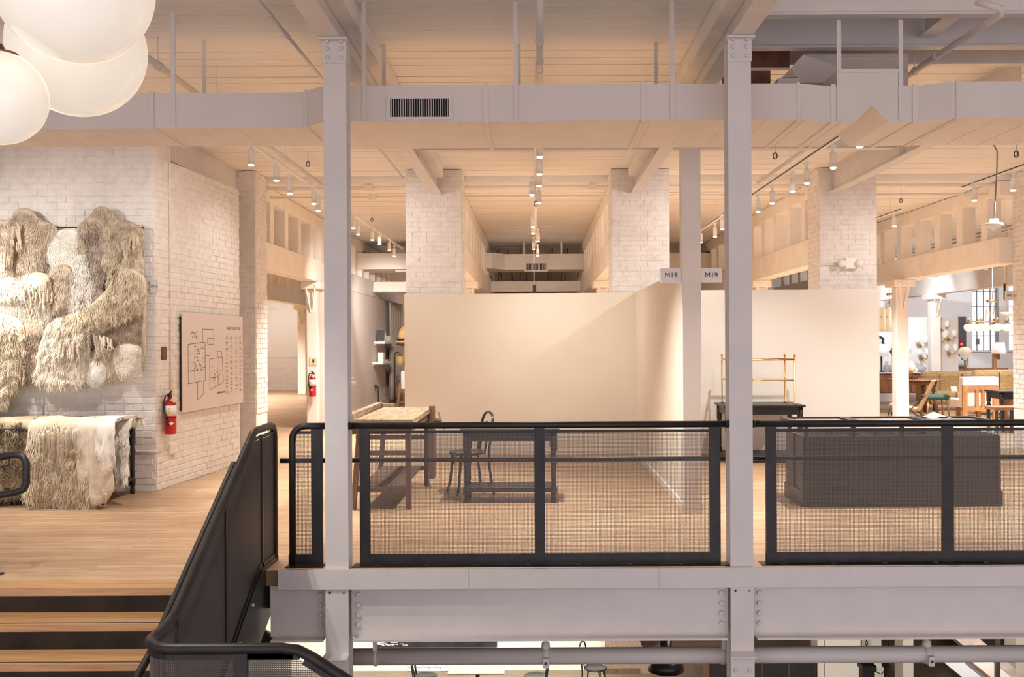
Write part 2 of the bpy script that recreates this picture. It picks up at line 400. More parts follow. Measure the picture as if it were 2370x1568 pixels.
piers = [(-5.02, -4.18, 1, 'white brick pier at the left beyond the directory board', .6), (-1.94, -1.10, 1, 'white brick pier rising behind the left end of the cream partition', 2.25),
         (1.13, 2.00, -1, 'white brick pier above the inner corner of the cream partition', 2.25), (4.23, 5.09, -1, 'white brick pier carrying the emergency light', 2.25),
         (7.41, 8.25, -1, 'white brick pier cut off by the right edge of the photo', .6)]
for i, (x0, x1, side, lab, zb) in enumerate(piers):
    t = T('brick_pier', lab, 'pier', (x0, 14.5, 0), 0, 'brick piers in a row'); W_ = x1 - x0
    MB().box(.003, W_-.003, .0, .60, 0, ZC-.008).build('core', 'brick_paint', t, local=True)
    brick_face(t, 0, W_, zb, ZC-.01, 0, None, 160, seed=10+i)
    if side > 0: brick_face(t, 0, .6, zb, ZC-.01, 0, lambda u, z: z, 90, Matrix.Rotation(pi/2, 3, 'Z'), 30+i, (W_, 0, 0))
    else: brick_face(t, 0, .6, zb, ZC-.01, 0, lambda u, z: z, 90, Matrix.Rotation(-pi/2, 3, 'Z'), 30+i, (0, .6, 0))

# -------- partitions
S(MB().box(-1.94, 1.52, 14.32, 14.44, 0, 2.375).build('wall_partition', 'cream_wall', bevel=.004), 'plain cream partition wall')
S(MB().box(1.45, 1.56, 9.62, 14.32, 0, 2.375).build('wall_return', 'cream_wall', bevel=.004), 'cream return wall running back from the square post')
MB().box(1.43, 1.45, 9.62, 14.32, 0, .07).build('baseboard_return', 'wall_paint')['kind'] = 'structure'
S(MB().box(1.56, 4.99, 14.14, 14.26, 0, 2.40).build('wall_display', 'wall_paint', bevel=.004), 'off-white partition wall behind the console')
S(MB().box(-4.52, -4.2, 19.26, 29.5, 0, 2.83).build('wall_shelf', 'pink_wall'), 'pinkish wall carrying small white shelves')
S(MB().box(-4.2, -4.185, 19.26, 29.5, 0, .10).build('baseboard_left', 'pink_wall'))

# -------- steel frame
def ibeam_y(x, y0, y1, zb, h, wf, lab, grp=None):
    t = T('steel_beam', lab, 'beam', (x, (y0+y1)/2, zb), 0, grp)
    MB().box(x-wf/2, x+wf/2, y0, y1, zb, zb+.014).build('bottom_flange', 'white_steel', t)
    MB().box(x-.006, x+.006, y0, y1, zb+.014, zb+h-.014).build('web', 'white_steel', t)
    MB().box(x-wf/2, x+wf/2, y0, y1, zb+h-.014, zb+h).build('top_flange', 'white_steel', t)
    return t
for x, lab in ((-4.45, 'white steel ceiling beam resting on the brick wall at the left'), (-1.475, 'white steel ceiling beam over the left steel column'),
               (1.49, 'white steel ceiling beam over the right steel column'), (4.45, 'white steel ceiling beam running to the pier with the emergency light')):
    y0 = -3.5 if abs(x) < 2 else 8.9 if x > 0 else 11.4
    t = ibeam_y(x, y0, 14.49, 3.86, ZC - 3.86, .155, lab, 'steel ceiling beams')
    if x > -4:
        for s in (-1, 1):
            for yy in (11.7,): MB().box(x + s*.008 if s > 0 else x - .07, x + .07 if s > 0 else x - .008, yy, yy+.012, 3.874, ZC-.014).build('stiffener', 'white_steel', t)
        if x < 4: MB().box(x+(.009 if x < 0 else -.13), x+(.13 if x < 0 else -.009), 4.0, 14.2, 4.07, ZC-.006).build('timber_nailer', 'timber_paint', t)
def ibeam_x(x0, x1, y_, zb, h, wf, lab):
    t = T('cross_beam', lab, 'beam', ((x0+x1)/2, y_, zb))
    MB().box(x0, x1, y_-wf/2, y_+wf/2, zb, zb+.012).build('bottom_flange', 'white_steel', t)
    MB().box(x0, x1, y_-.006, y_+.006, zb+.012, zb+h).build('web', 'white_steel', t); return t
for x0, x1, lab in ((-1.39, 1.40, 'white cross beam in the middle bay behind the duct'), (1.57, 4.36, 'white cross beam in the right bay behind the duct')):
    ibeam_x(x0, x1, 11.75, 3.97, ZC-3.975, .13, lab)
jl = ('foremost deep white joist at the top right', 'second deep joist above the duct at the top right', 'third deep joist just before the plank ceiling')
for i, yj in enumerate((7.40, 8.22, 8.74)):
    t = T('ceiling_joist', jl[i], 'joist', (6, yj, 4.13), 0, 'deep joists over the right bay')
    MB().box(1.64, 11, yj-.006, yj+.006, 4.145, 4.67).build('web', 'white_steel', t); MB().box(1.64, 11, yj-.05, yj+.05, 4.13, 4.145).build('bottom_flange', 'white_steel', t)
t = T('joist_link', 'short beam linking two joists at the top right', 'beam', (3.35, 7.8, 4.2))
MB().box(3.28, 3.292, 7.46, 8.16, 4.22, 4.66).build('web', 'white_steel', t); MB().box(3.22, 3.36, 7.46, 8.16, 4.205, 4.22).build('bottom_flange', 'white_steel', t)

def bolt(mb, c, r=.014, h=.016, axis='Y', n=6): mb.lathe([(r, 0), (r, -h*.7), (r*.8, -h)], c, n, axis)
def rivet(mb, c, r=.017): mb.lathe([(r, 0), (r*.92, -r*.45), (r*.6, -r*.8), (.0005, -r*.95)], c, 10, 'Y')
def column(xc, lab):
    yf, yb, hw = 7.03, 7.19, .083
    t = T('steel_column', lab, 'column', (xc, 7.1, -4.6))
    MB().box(xc-hw, xc+hw, yf, yf+.011, -4.6, 3.86).build('front_flange', 'white_steel', t)
    MB().box(xc-hw, xc+hw, yb-.011, yb, -4.6, 3.86).build('back_flange', 'white_steel', t)
    MB().box(xc-.005, xc+.005, yf+.011, yb-.011, -4.6, 3.86).build('web', 'white_steel', t)
    MB().box(xc-hw-.004, xc+hw+.004, yf-.012, yf, 3.685, 3.86).build('cap_plate', 'white_steel', t)
    MB().box(xc-hw-.02, xc+hw+.02, yf-.07, yf-.001, 3.862-.018, 3.858).build('cap_ledge', 'white_steel', t)
    for dx in (-.048, .048):
        for z in (3.725, 3.79):
            m = MB(); rivet(m, (xc+dx, yf-.012, z)); m.build('rivet', 'white_steel', t)
        m = MB(); bolt(m, (xc+dx, yf-.012, 3.838), .013, .02); m.build('bolt', 'white_steel', t)
    MB().box(xc-hw, xc+hw, yf-.012, yf, -.575, -.115).build('cover_plate', 'white_steel', t)
    m = MB(); m.add([(xc-hw-.02, yf-.085, -.60), (xc+hw+.004, yf-.085, -.60), (xc+hw+.004, yf-.012, -.575), (xc-hw, yf-.012, -.575),
                     (xc-hw-.02, yf-.085, -.608), (xc+hw+.004, yf-.085, -.608), (xc+hw+.004, yf-.012, -.583), (xc-hw, yf-.012, -.583)],
                    [(0,1,2,3),(7,6,5,4),(0,4,5,1),(1,5,6,2),(2,6,7,3),(3,7,4,0)]); m.build('ledge_angle', 'white_steel', t)
    MB().box(xc-hw-.003, xc+hw+.003, yf-.012, yf, -.775, -.584).build('splice_plate', 'white_steel', t)
    for dx in (-.05, .05):
        for z in (-.625, -.715):
            m = MB(); rivet(m, (xc+dx, yf-.012, z)); m.build('rivet', 'white_steel', t)
        MB().lathe([(.009, 0), (.009, -.0012)], (xc+dx, yf-.012, -.142), 12, 'Y').build('bolt_hole', 'dark_void' if dx < 0 else 'ink_grey', t)
    return t
XC1, XC2 = PX(777, 7.03, 700), PX(1714, 7.03, 700)
column(XC1, 'white steel H column at the left carrying the railing'); column(XC2, 'white steel H column at the right carrying the railing')
# square post
t = T('square_post', 'square white post between the M18 and M19 signs', 'post', (1.51, 9.5, 0))
MB().box(1.51-.09, 1.51+.09, 9.42, 9.60, 0, 3.86).build('shaft', 'white_steel', t, bevel=.004)
MB().box(1.51-.10, 1.51+.10, 9.41, 9.61, 0, .09).build('base_trim', 'white_steel', t)
for nm, x0, x1, lab in (('M18', 1.51-.30, 1.51-.092, 'small white M18 sign on the left of the square post'), ('M19', 1.51+.092, 1.51+.30, 'small white M19 sign on the right of the square post')):
    z0, z1 = PZ(655, 9.5, 1600), PZ(622, 9.5, 1600)
    s = T('bay_sign', lab, 'sign', ((x0+x1)/2, 9.46, z0), 0, 'bay number signs')
    MB().box(x0, x1, 9.45, 9.47, z0, z1).build('plate', 'sign_white', s)
    text_part('lettering', nm, .072, 'ink', s, (0, -.011, (z1-z0)/2))
# fascia, edge beams
fas = SE('trim_fascia', (0, 7.0, 0), 0, 'pale steel fascia along the floor edge')
xs = [PX(643, 7.0, 1340)] + [PX(q, 7.0, 1340) for q in (1085, 1525, 1967)] + [5.5]
for a, c in zip(xs[:-1], xs[1:]): MB().box(a+.0008, c-.0008, 7.0, 7.03, -.112, .030).build('fascia_plate', 'white_steel', fas)
MB().box(xs[0], 5.5, 7.03, 7.06, -.112, .0).build('fascia_backing', 'white_steel', fas)
def edge_beam(x0, x1, lab, bl, br):
    t = T('edge_beam', lab, 'beam', ((x0+x1)/2, 7.1, -.5), 0, 'steel edge beams under the railing')
    MB().box(x0, x1, 7.10, 7.112, -.485, -.112).build('web', 'white_steel', t)
    MB().box(x0+.02, x1-.02, 7.02, 7.19, -.50, -.485).build('bottom_flange', 'white_steel', t)
    for xb, on in ((x0+.05, bl), (x1-.05, br)):
        if on:
            for k in range(4):
                m = MB(); bolt(m, (xb, 7.10, -.175 - k*.074), .0185, .02); m.build('bolt', 'white_steel', t)
edge_beam(-1.95, XC1-.085, 'short white steel edge beam left of the left column', False, True)
edge_beam(XC1+.09, XC2-.088, 'white steel edge beam between the two columns', True, True)
edge_beam(XC2+.09, 5.6, 'white steel edge beam right of the right column', True, False)

# -------- timber frame of the back room
def tbeam(x, lab, y0=15.1, y1=29.4, posts=(19.0, 24.2), face=1, blocks=True):
    t = T('timber_truss_beam', lab, 'beam', (x, y0, 2.84), 0, 'painted timber beams of the back room')
    m = MB(); m.box(x-.15, x+.15, y0, y1, 2.84, 3.25); m.build('lower_beam', 'timber_paint', t, bevel=.01)
    MB().box(x-.13, x+.13, y0, y1, 3.90, ZC-.11).build('upper_beam', 'timber_paint', t, bevel=.008)
    yy = y0 + .45
    while yy < y1 - .4:
        MB().box(x-.11, x+.11, yy, yy+.23, 3.25, 3.90).build('strut', 'timber_paint', t); yy += .92
    return t
tb = [(-7.45, 'painted timber beam far back in the left room'), (-4.36, 'painted timber beam starting at the left brick pier'), (-1.31, 'painted timber beam at the left of the middle opening'),
      (1.29, 'painted timber beam at the right of the middle opening'), (4.42, 'painted timber beam left of the emergency light'), (7.34, 'painted timber beam crossing above the bright gallery'),
      (10.45, 'second painted timber beam deeper above the bright gallery')]
for x, lab in tb: tbeam(x, lab, y1=33.8 if x < -7 else 29.4)
def tpost(x, y_, lab, w_=.11, cap=True):
    t = T('timber_post', lab, 'post', (x, y_, 0), 0, 'painted timber posts')
    MB().box(x-w_, x+w_, y_-w_, y_+w_, 0, 2.70).build('shaft', 'timber_paint', t, bevel=.02)
    MB().box(x-w_*1.7, x+w_*1.7, y_-w_*2.2, y_+w_*2.2, 2.70, 2.84).build('capital', 'timber_paint', t, bevel=.02)
    m = MB()
    for s in (-1, 1): m.bar((x + s*.1, y_-w_*2.2, 2.78), (x + s*.02, y_-w_-.01, 2.25), .03, .03)
    m.build('brace', 'timber_paint', t)
tpost(-4.36, 19.0, 'white timber post with the far fire extinguisher'); tpost(-7.45, 31.0, 'slim white post standing in the far left room', .13)
tpost(7.19, 19.2, 'white timber post in front of the walnut table', .125); tpost(10.4, 25.4, 'white timber post beside the boucle sofa', .125)
tpost(4.42, 19.2, 'white timber post behind the display partition'); tpost(1.29, 19.0, 'white timber post behind the right of the cream partition'); tpost(-1.31, 19.0, 'white timber post behind the left of the cream partition')

# ------------------------------------------------------------------ air duct
def duct():
    zb, zt = 3.339, 3.613
    X = lambda px, Y: PX(px, Y, 240)
    pts = [(-8.5, 7.55, 8.25), (X(700, 7.55), 7.55, 8.25), (X(748, 7.36), 7.36, 8.40), (X(1843, 7.36), 7.36, 8.40), (X(1925, 7.45), 7.45, 8.40), (X(2118, 7.45), 7.45, 8.40), (X(2203, 7.33), 7.33, 8.36), (6.5, 7.33, 8.36)]
    t = T('air_duct', 'long rectangular white air duct crossing the whole picture', 'duct', (0, 7.9, zb))
    for i in range(len(pts)-1):
        (xa, fa, ba), (xb, fb, b_) = pts[i], pts[i+1]
        if i == 4: continue
        m = MB(); m.prism([(xa, fa), (xb, fb), (xb, b_), (xa, ba)], zb, zt, 'XY'); m.build('duct_section', 'duct_paint', t)
    # section with the raised box and the inverted V notch
    xa, xb = pts[4][0], pts[5][0]; xn = P(2018, 245, 7.45).x; za = P(2018, 243, 7.45).z; hw = (za - zb)
    x0, x1, zbx = X(1941, 7.45), X(2078, 7.45), PZ(160, 7.45, 2010)
    m = MB(); m.prism([(xa, zb), (xn-hw, zb), (xn, za), (xn, zt), (xa, zt)], 7.45, 8.40); m.prism([(xn, za), (xn+hw, zb), (xb, zb), (xb, zt), (xn, zt)], 7.45, 8.40)
    m.build('duct_section', 'duct_paint', t)
    MB().box(x0, x1, 7.44, 8.1, zt-.2+.0, zbx).build('riser_box', 'duct_paint', t) if False else MB().box(x0, x1, 7.442, 8.1, zt, zbx).build('riser_box', 'duct_paint', t)
    MB().box(x0-.004, x1+.004, 7.435, 7.45, zbx-.03, zbx).build('riser_flange', 'duct_paint', t)
    def front(x):
        for i in range(len(pts)-1):
            if pts[i][0] <= x <= pts[i+1][0]:
                s = (x-pts[i][0])/(pts[i+1][0]-pts[i][0]); return pts[i][1]+(pts[i+1][1]-pts[i][1])*s, pts[i][2]+(pts[i+1][2]-pts[i][2])*s
        return 7.45, 8.4
    def band(px, w_=.035):
        x = X(px, 7.42); f, bk = front(x)
        m = MB(); m.box(x-w_/2, x+w_/2, f-.012, f, zb-.012, zt+.012); m.box(x-w_/2, x+w_/2, f, bk, zb-.012, zb); m.build('flange_band', 'duct_paint', t)
    for px in (336, 702, 1125, 1487, 1843, 1931, 2120, 2203): band(px, .02 if px in (702, 1843, 2203) else .035)
    for k in range(46):                                  # cross-break ridges under the duct
        x = -7 + k*.292; f, bk = front(x)
        if xn-hw-.05 < x < xn+hw+.05: continue
        MB().box(x-.003, x+.003, f+.004, bk-.004, zb-.003, zb).build('seam', 'duct_paint', t)
    for px, fr in ((401, 1), (473, 0), (843, 1), (889, 0), (1194, 1), (1201, 0), (1556, 1), (1519, 0), (1942, 1), (2085, 1)):
        Y = 7.5 if fr else 8.42; x = X(px, Y); f, bk = front(x); yy = f-.006 if fr else bk+.006; x = X(px, yy)
        MB().box(x-.017, x+.017, yy-.004, yy+.004, zb+.01, 4.12 if px > 1700 else ZC).build('hanger_strap', 'duct_paint', t)
    def grille(px0, px1, py0, py1, Y, n=25):
        a, c = P(px0, py1, Y), P(px1, py0, Y); g = MB()
        ix0, ix1, iz0, iz1 = a.x+.028, c.x-.028, a.z+.024, c.z-.024
        g.box(a.x, c.x, Y-.012, Y, a.z, iz0); g.box(a.x, c.x, Y-.012, Y, iz1, c.z); g.box(a.x, ix0, Y-.012, Y, iz0, iz1); g.box(ix1, c.x, Y-.012, Y, iz0, iz1)
        gr = g.build('grille_frame', 'white_steel', t)
        MB().box(ix0, ix1, Y-.002, Y-.0005, iz0, iz1).build('grille_opening', 'dark_void', gr)
        for k in range(n):
            x = ix0 + (k+.5)*(ix1-ix0)/n; MB().box(x-.0022, x+.0022, Y-.011, Y-.0025, iz0, iz1).build('grille_blade', 'white_steel', gr)
    grille(895, 1047, 221, 279, 7.36)
duct()
# fan unit above the duct at the right
u = T('fan_coil_unit', 'grey air handling unit wedged above the duct at the top right', 'ventilation unit', (2.6, 8.3, 3.7))
a, c = P(1856, 128, 8.5), P(2096, 196, 8.5)
MB().box(a.x, c.x, 8.45, 8.7, 3.62, a.z).build('cabinet', 'duct_paint', u)
MB().box(a.x+.02, c.x, 8.43, 8.455, a.z-.035, a.z-.005).build('top_rail', 'white_steel', u)
pp = [P(*q, 8.2) for q in ((1856, 130), (1828, 160), (1843, 195), (1925, 195), (1938, 180), (1936, 158))]
MB().prism([(q.x, q.z) for q in pp], 8.15, 8.44).build('transition_hood', 'duct_paint', u)
b = T('blocking_board', 'brown plywood board behind the right column above the duct', 'board', (1.9, 8.72, 4.0))
a, c = P(1738, 160, 8.60), P(1826, 122, 8.60); MB().box(1.66, c.x, 8.58, 8.62, a.z, c.z+.03).build('panel', 'brown_ply', b)
a, c = P(1738, 200, 8.60), P(1782, 164, 8.60); MB().box(1.66, c.x, 8.58, 8.62, a.z-.05, c.z).build('lower_panel', 'brown_ply', b)
MB().box(1.66, PX(1826, 8.58, 160), 8.56, 8.58, PZ(163, 8.58, 1780), PZ(158, 8.58, 1780)).build('batten', 'timber_paint', b)
g = T('return_grille', 'small slatted grille peeking over the duct at the right', 'grille', (2.2, 8.3, 3.64))
a, c = P(1797, 196, 7.95), P(1846, 183, 7.95); m = MB(); m.box(a.x, c.x, 7.9, 8.05, 3.62, c.z-.006); m.build('frame', 'white_steel', g)
for k in range(12):
    x = a.x+.03+k*(c.x-a.x-.04)/12; MB().box(x, x+.006, 7.89, 8.06, c.z-.006, c.z).build('slat', 'ink_grey', g)

# ------------------------------------------------------------------ pipes
def pipe(name, label, pts, r, couplings=(), mat='white_steel', cat='pipe', hang=()):
    t = T(name, label, cat, pts[0]); MB().tube(pts, r, 12).build('tube', mat, t)
    for (q, d) in couplings:
        q = Vector(q); d = Vector(d).normalized(); MB().tube([q-d*.03, q-d*.028, q+d*.028, q+d*.03], [r*1.05, r*1.35, r*1.35, r*1.05], 12).build('coupling', mat, t)
    for (x, y_, z) in hang:
        m = MB(); m.tube([(x, y_, z+r), (x, y_, ZC)], .004, 6); m.tube([(x+cos(a)*r*1.25, y_, z+sin(a)*r*1.25) for a in [k*pi/6 for k in range(12)]], .004, 5, True); m.build('hanger', mat, t)
    return t
pipe('sprinkler_pipe', 'white sprinkler pipe running back along the middle bay ceiling', [(.04, 5.5, 4.06), (.04, 14.4, 4.06)], .027, [((.04, 7.75, 4.06), (0,1,0)), ((.04, 8.6, 4.06), (0,1,0))], hang=[(.04, 8.3, 4.06), (.04, 10.2, 4.06)])
pipe('sprinkler_pipe', 'white sprinkler pipe behind the globe lamps at the upper left', [(-3.16, 6.0, 4.0), (-3.16, 14.4, 4.0)], .028, [((-3.16, 8.2, 4.0), (0,1,0))], hang=[(-3.16, 8.15, 4.0), (-3.16, 12.3, 4.0)])
pipe('conduit_pipe', 'thin pipe slanting to the left column at the top', [(-1.96, 5.5, 4.1), (-1.96, 14.4, 4.1)], .015, [((-1.96, 7.2, 4.1), (0,1,0)), ((-1.96, 7.7, 4.1), (0,1,0))])
pipe('sprinkler_pipe', 'white sprinkler pipe with an elbow at the top right', [P(2258, 2, 6.9), P(2318, 22, 6.86), P(2326, 26, 6.86) + Vector((0, .05, 0)), (3.3, 8.3, 4.0), (3.3, 14.4, 4.0)], .026, [((3.3, 8.0, 4.0), (0,1,0))], hang=[(3.3, 8.45, 4.0)])
for z, yy, lab in ((4.08, 14.62, 'upper horizontal conduit pipe behind the brick piers'), (3.98, 14.9, 'lower horizontal conduit pipe behind the brick piers')):
    t = T('conduit_pipe', lab, 'pipe', (0, yy+.6, z)); MB().tube([(-8, yy+.6, z), (11, yy+.6, z)], .022, 8).build('tube', 'timber_paint', t)
    for xb in (-2.6, .9 if z > 4 else -3.4, 3.3): MB().box(xb-.06, xb+.06, yy+.55, yy+.62, z-.045, z+.045).build('junction_box', 'timber_paint', t)

# ------------------------------------------------------------------ spotlight tracks
ORD = ['first', 'second', 'third', 'fourth', 'fifth', 'sixth', 'seventh', 'eighth', 'ninth', 'tenth', 'eleventh', 'twelfth', 'thirteenth']
def spot(parent, loc, target, power, col=WARM, size=100, blend=1.0, rad=.03):
    ld = bpy.data.lights.new('spot_lamp', 'SPOT'); ld.energy = power*K_SPOT; ld.color = col; ld.spot_size = R(size); ld.spot_blend = blend; ld.shadow_soft_size = rad
    o = bpy.data.objects.new('spot_lamp', ld); C.objects.link(o)
    d = Vector(target) - Vector(loc); o.parent = parent
    o.location = Vector(loc) - parent.location; o.rotation_euler = d.to_track_quat('-Z', 'Y').to_euler()
    return o
HEADM = {}
def head(x, y_, zt, lab, grp, target, power, col=WARM, size=100, tilt=None):
    t = T('track_spotlight', lab, 'spotlight', (x, y_, zt-.23), 0, grp)
    dx = .045 if round(y_*10) % 2 else -.045
    t.location.x = x + dx
    if not HEADM:
        m = MB(); m.lathe([(.031, .01), (.0335, .0), (.0335, .15), (.028, .155), (.0005, .155)], (0,0,0), 16); HEADM['housing'] = m
        m = MB(); m.lathe([(.0005, -.016), (.024, -.014), (.030, -.006), (.030, .008), (.0005, .008)], (0,0,0), 16); HEADM['lens'] = m
        m = MB(); m.box(-.012, .012, -.014, .014, .155, .215); HEADM['stem'] = m
        m = MB(); m.box(-.02, .02, -.05, .05, .205, .23); HEADM['adapter'] = m
        for k, mt in (('housing', 'white_label'), ('lens', 'lens_glow'), ('stem', 'white_label'), ('adapter', 'white_label')):
            o = HEADM[k].build(k, mt, t, local=True); HEADM[k] = o.data
    else:
        for k in ('housing', 'lens', 'stem', 'adapter'):
            o = bpy.data.objects.new(k, HEADM[k]); C.objects.link(o); o.parent = t
    if power:
        spot(t, (t.location.x, y_, zt-.262), target, power, col, size)
    return t
def track(x, y0, y1, zt, lab, name, heads, grp):
    t = T('light_track', lab, 'light track', (x, (y0+y1)/2, zt))
    MB().box(x-.018, x+.018, y0, y1, zt, zt+.03).build('rail', 'white_label', t); MB().box(x-.019, x-.017, y0, y1, zt+.008, zt+.02).build('slot', 'ink', t)
    yy = y0 + .5
    while yy < y1: MB().tube([(x, yy, zt+.03), (x, yy, ZC)], .003, 6).build('hanger_wire', 'white_label', t); yy += 2.4
    for i, h in enumerate(heads):
        y_, tgt, pw = h[0], h[1], h[2]; col = h[3] if len(h) > 3 else WARM; size = h[4] if len(h) > 4 else 104
        head(x, y_, zt, '%s cylinder spotlight from the front on the %s' % (ORD[i], name), grp, tgt or (x, y_ + .001, 0), pw, col, size)
PW = 700; PA = 78
track(-2.95, 8.5, 21.5, 3.72, 'white spotlight track running back over the left bay', 'left bay track',
      [(8.85, None, PW*.42), (9.94, (-4.5, 11.6, 1.9), PA*.9, WARM, 110), (10.9, (-2.2, 11.2, 0), PW*.75, WARM, 80), (11.85, (-2.2, 12.2, 0), PW*.75, WARM, 80), (12.74, (-4.2, 12.6, 2.0), PA*.5, WARM, 120), (13.4, (-1.8, 14.5, 2.9), PA*1.0), (15.5, None, PW), (16.4, None, PW*.8), (17.3, (-4.2, 21, 1.0), PA*3), (18.1, None, PW), (19.3, (-4.2, 23.6, 1.0), PA*6, WARM, 70), (20.6, (-4.2, 26.5, 1.3), PA*8, WARM, 55)], 'spotlights over the left bay')  # foremost head is added, hidden by the duct, to brighten the floor
track(0, 8.5, 21.5, 3.74, 'white spotlight track running back over the middle bay', 'middle bay track',
      [(8.85, None, PW*.42), (9.7, None, PW*1.1), (10.7, (.3, 14.3, 1.5), PA*.8, WARM, 70), (11.5, (-.8, 14.3, 1.2), PA*.25, WARM, 80), (12.2, (.75, 14.3, 1.7), PA*.8, WARM, 75), (12.9, None, PW*.12, WARM, 135), (15.6, None, PW), (16.6, None, PW*.7), (17.9, None, PW*.5), (19.4, (.2, 23, 3.4), PA*.8, WARM, 70), (20.9, (-.3, 24, 3.4), PA*.5, WARM, 70)], 'spotlights over the middle bay')  # head nearest the front is an unseen extra that lifts floor bounce
track(3.0, 8.5, 18.4, 3.66, 'white spotlight track running back over the right bay', 'right bay track',
      [(8.85, None, PW*.42), (9.94, None, PW), (10.9, (2.1, 14.1, 1.6), PA*.6, WARM, 90), (11.5, (3.8, 14.1, 1.4), PA*.3, WARM, 90), (12.5, None, PW*.4, WARM, 125), (13.3, (1.9, 14.5, 3.0), PA*1.0), (15.4, None, PW*.8), (16.5, None, PW*.8), (17.4, None, PW*.8)], 'spotlights over the right bay')  # first head added out of sight to brighten the duct underside
track(5.8, 8.4, 13.2, 3.72, 'white spotlight track at the far right of the front room', 'far right track',
      [(8.7, None, PW*.42), (9.6, None, PW), (11.9, None, PW*.8, WARM, 130), (12.75, (5.0, 14.5, 2.2), PA*1.2)], 'spotlights over the far right bay')  # front head is an unseen extra lighting the floor near the railing
track(5.8, 15.4, 19.4, 3.72, 'white spotlight track beyond the pier with the emergency light', 'track beyond the right pier',
      [(15.0+.6, None, PW*.8, NEUT), (15.95+.8, None, PW*.8, NEUT), (18.6, None, PW*.8, NEUT)], 'spotlights beyond the right pier')
track(-6.35, 8.6, 10.4, 3.72, 'white spotlight track left of the picture lighting the fur hanging', 'fur hanging track',
      [(8.8, (-5.3, 10.9, 1.5), PA*2.3, WARM, 110), (9.5, (-4.9, 10.5, .3), PA*1.7, WARM, 100), (10.2, None, PW*.5)], 'spotlights at the fur hanging')
track(-3.0, 4.2, 6.0, 3.72, 'added white spotlight track out of view, brightening the staircase', 'added staircase track',
      [(4.6, (-3.0, 6.2, -.3), PW*.3, WARM, 90), (5.4, (-2.9, 6.3, -.3), PW*.3, WARM, 90)], 'added spotlights over the staircase')  # unseen track added to brighten the stair treads
track(9.0, 16.5, 28, 3.72, 'added white spotlight track brightening the gallery', 'added gallery track',
      [(17, None, PW*1.5, NEUT, 130), (19.5, None, PW*1.4, NEUT, 130), (22, (9.6, 26, 1.6), PA*3.2, NEUT, 110), (24, (10.6, 26, 1.6), PA*2.6, NEUT, 110), (26.9, (11.5, 30.5, 1.4), PA*6, NEUT, 110)], 'added spotlights over the gallery')  # additional heads put in to make the gallery bright and cool
track(13.0, 17, 29, 3.72, 'added white spotlight track brightening the right of the gallery', 'added gallery right track',
      [(18, None, PW*1.7, NEUT, 140), (22, None, PW*1.9, NEUT, 140), (26, (13, 30.5, 1.5), PA*6, NEUT, 110)], 'added spotlights at the gallery right')  # second added row of heads, brightens the gallery
track(-9.0, 20, 33, 3.72, 'white spotlight track over the far left room', 'far left room track',
      [(21, None, PW*2, WARM, 120), (25, None, PW*2.4, WARM, 120), (29, None, PW*2.4, WARM, 120), (31, (-8.5, 33.9, 1.2), PA*3, WARM, 110)], 'spotlights over the far left room')

# ------------------------------------------------------------------ globe pendants
def globe(px, py, ang_, Y, lab):
    c = P(px, py, Y); d = (c - Vector((0, 0, EYE))).length; r = d*sin(R(ang_))
    t = T('globe_pendant', lab, 'pendant lamp', (c.x, c.y, c.z), 0, 'opal globe pendants')
    MB().sphere((c.x, c.y, c.z), r, 64).build('globe', 'globe_glass', t)
    MB().lathe([(r*.42, r*.905), (r*.40, r*.96), (r*.16, r*1.02), (r*.10, r*1.15), (.004, r*1.16)], (c.x, c.y, c.z), 24).build('cap', 'cap_metal', t)
    MB().tube([(c.x, c.y, c.z + r*1.1), (c.x, c.y, ZC+.03)], .006, 8).build('stem', 'cap_metal', t)
globe(172, -34, 3.85, 3.9, 'largest opal glass globe lamp at the top left corner'); globe(179, 115, 3.38, 4.75, 'opal glass globe lamp half hidden behind the largest globe'); globe(-4, 226, 2.34, 4.1, 'lowest opal glass globe lamp cut by the left edge')

# ------------------------------------------------------------------ railings
PITCH, WIRE = .0092, .0025
def clip_line(poly, axis, val):
    """intervals where the line axis=val lies inside polygon (2D)"""
    hits = []; n = len(poly)
    for i in range(n):
        a, c = poly[i], poly[(i+1) % n]
        if (a[axis] - val)*(c[axis] - val) < 0:
            s = (val - a[axis])/(c[axis] - a[axis]); hits.append(a[1-axis] + s*(c[1-axis] - a[1-axis]))
    hits.sort(); return [(hits[i], hits[i+1]) for i in range(0, len(hits)-1, 2)]
def wire_mesh(poly, place, n_dir, pitch=PITCH, wd=WIRE):
    """woven wire over polygon in (u,v); place(u,v) -> world; n_dir = normal"""
    m = MB(); n = Vector(n_dir)
    for axis in (0, 1):
        lo = min(q[axis] for q in poly); hi = max(q[axis] for q in poly); v = lo + pitch*.5; k = 0
        while v < hi:
            for (a, c) in clip_line(poly, axis, v):
                p0 = place(v, a) if axis == 0 else place(a, v); p1 = place(v, c) if axis == 0 else place(c, v)
                off = n*(wd*.45)*(1 if axis == 0 else -1)
                m.bar(p0 + off, p1 + off, wd, wd, n_dir)
            v += pitch; k += 1
    return m
YR = 7.125
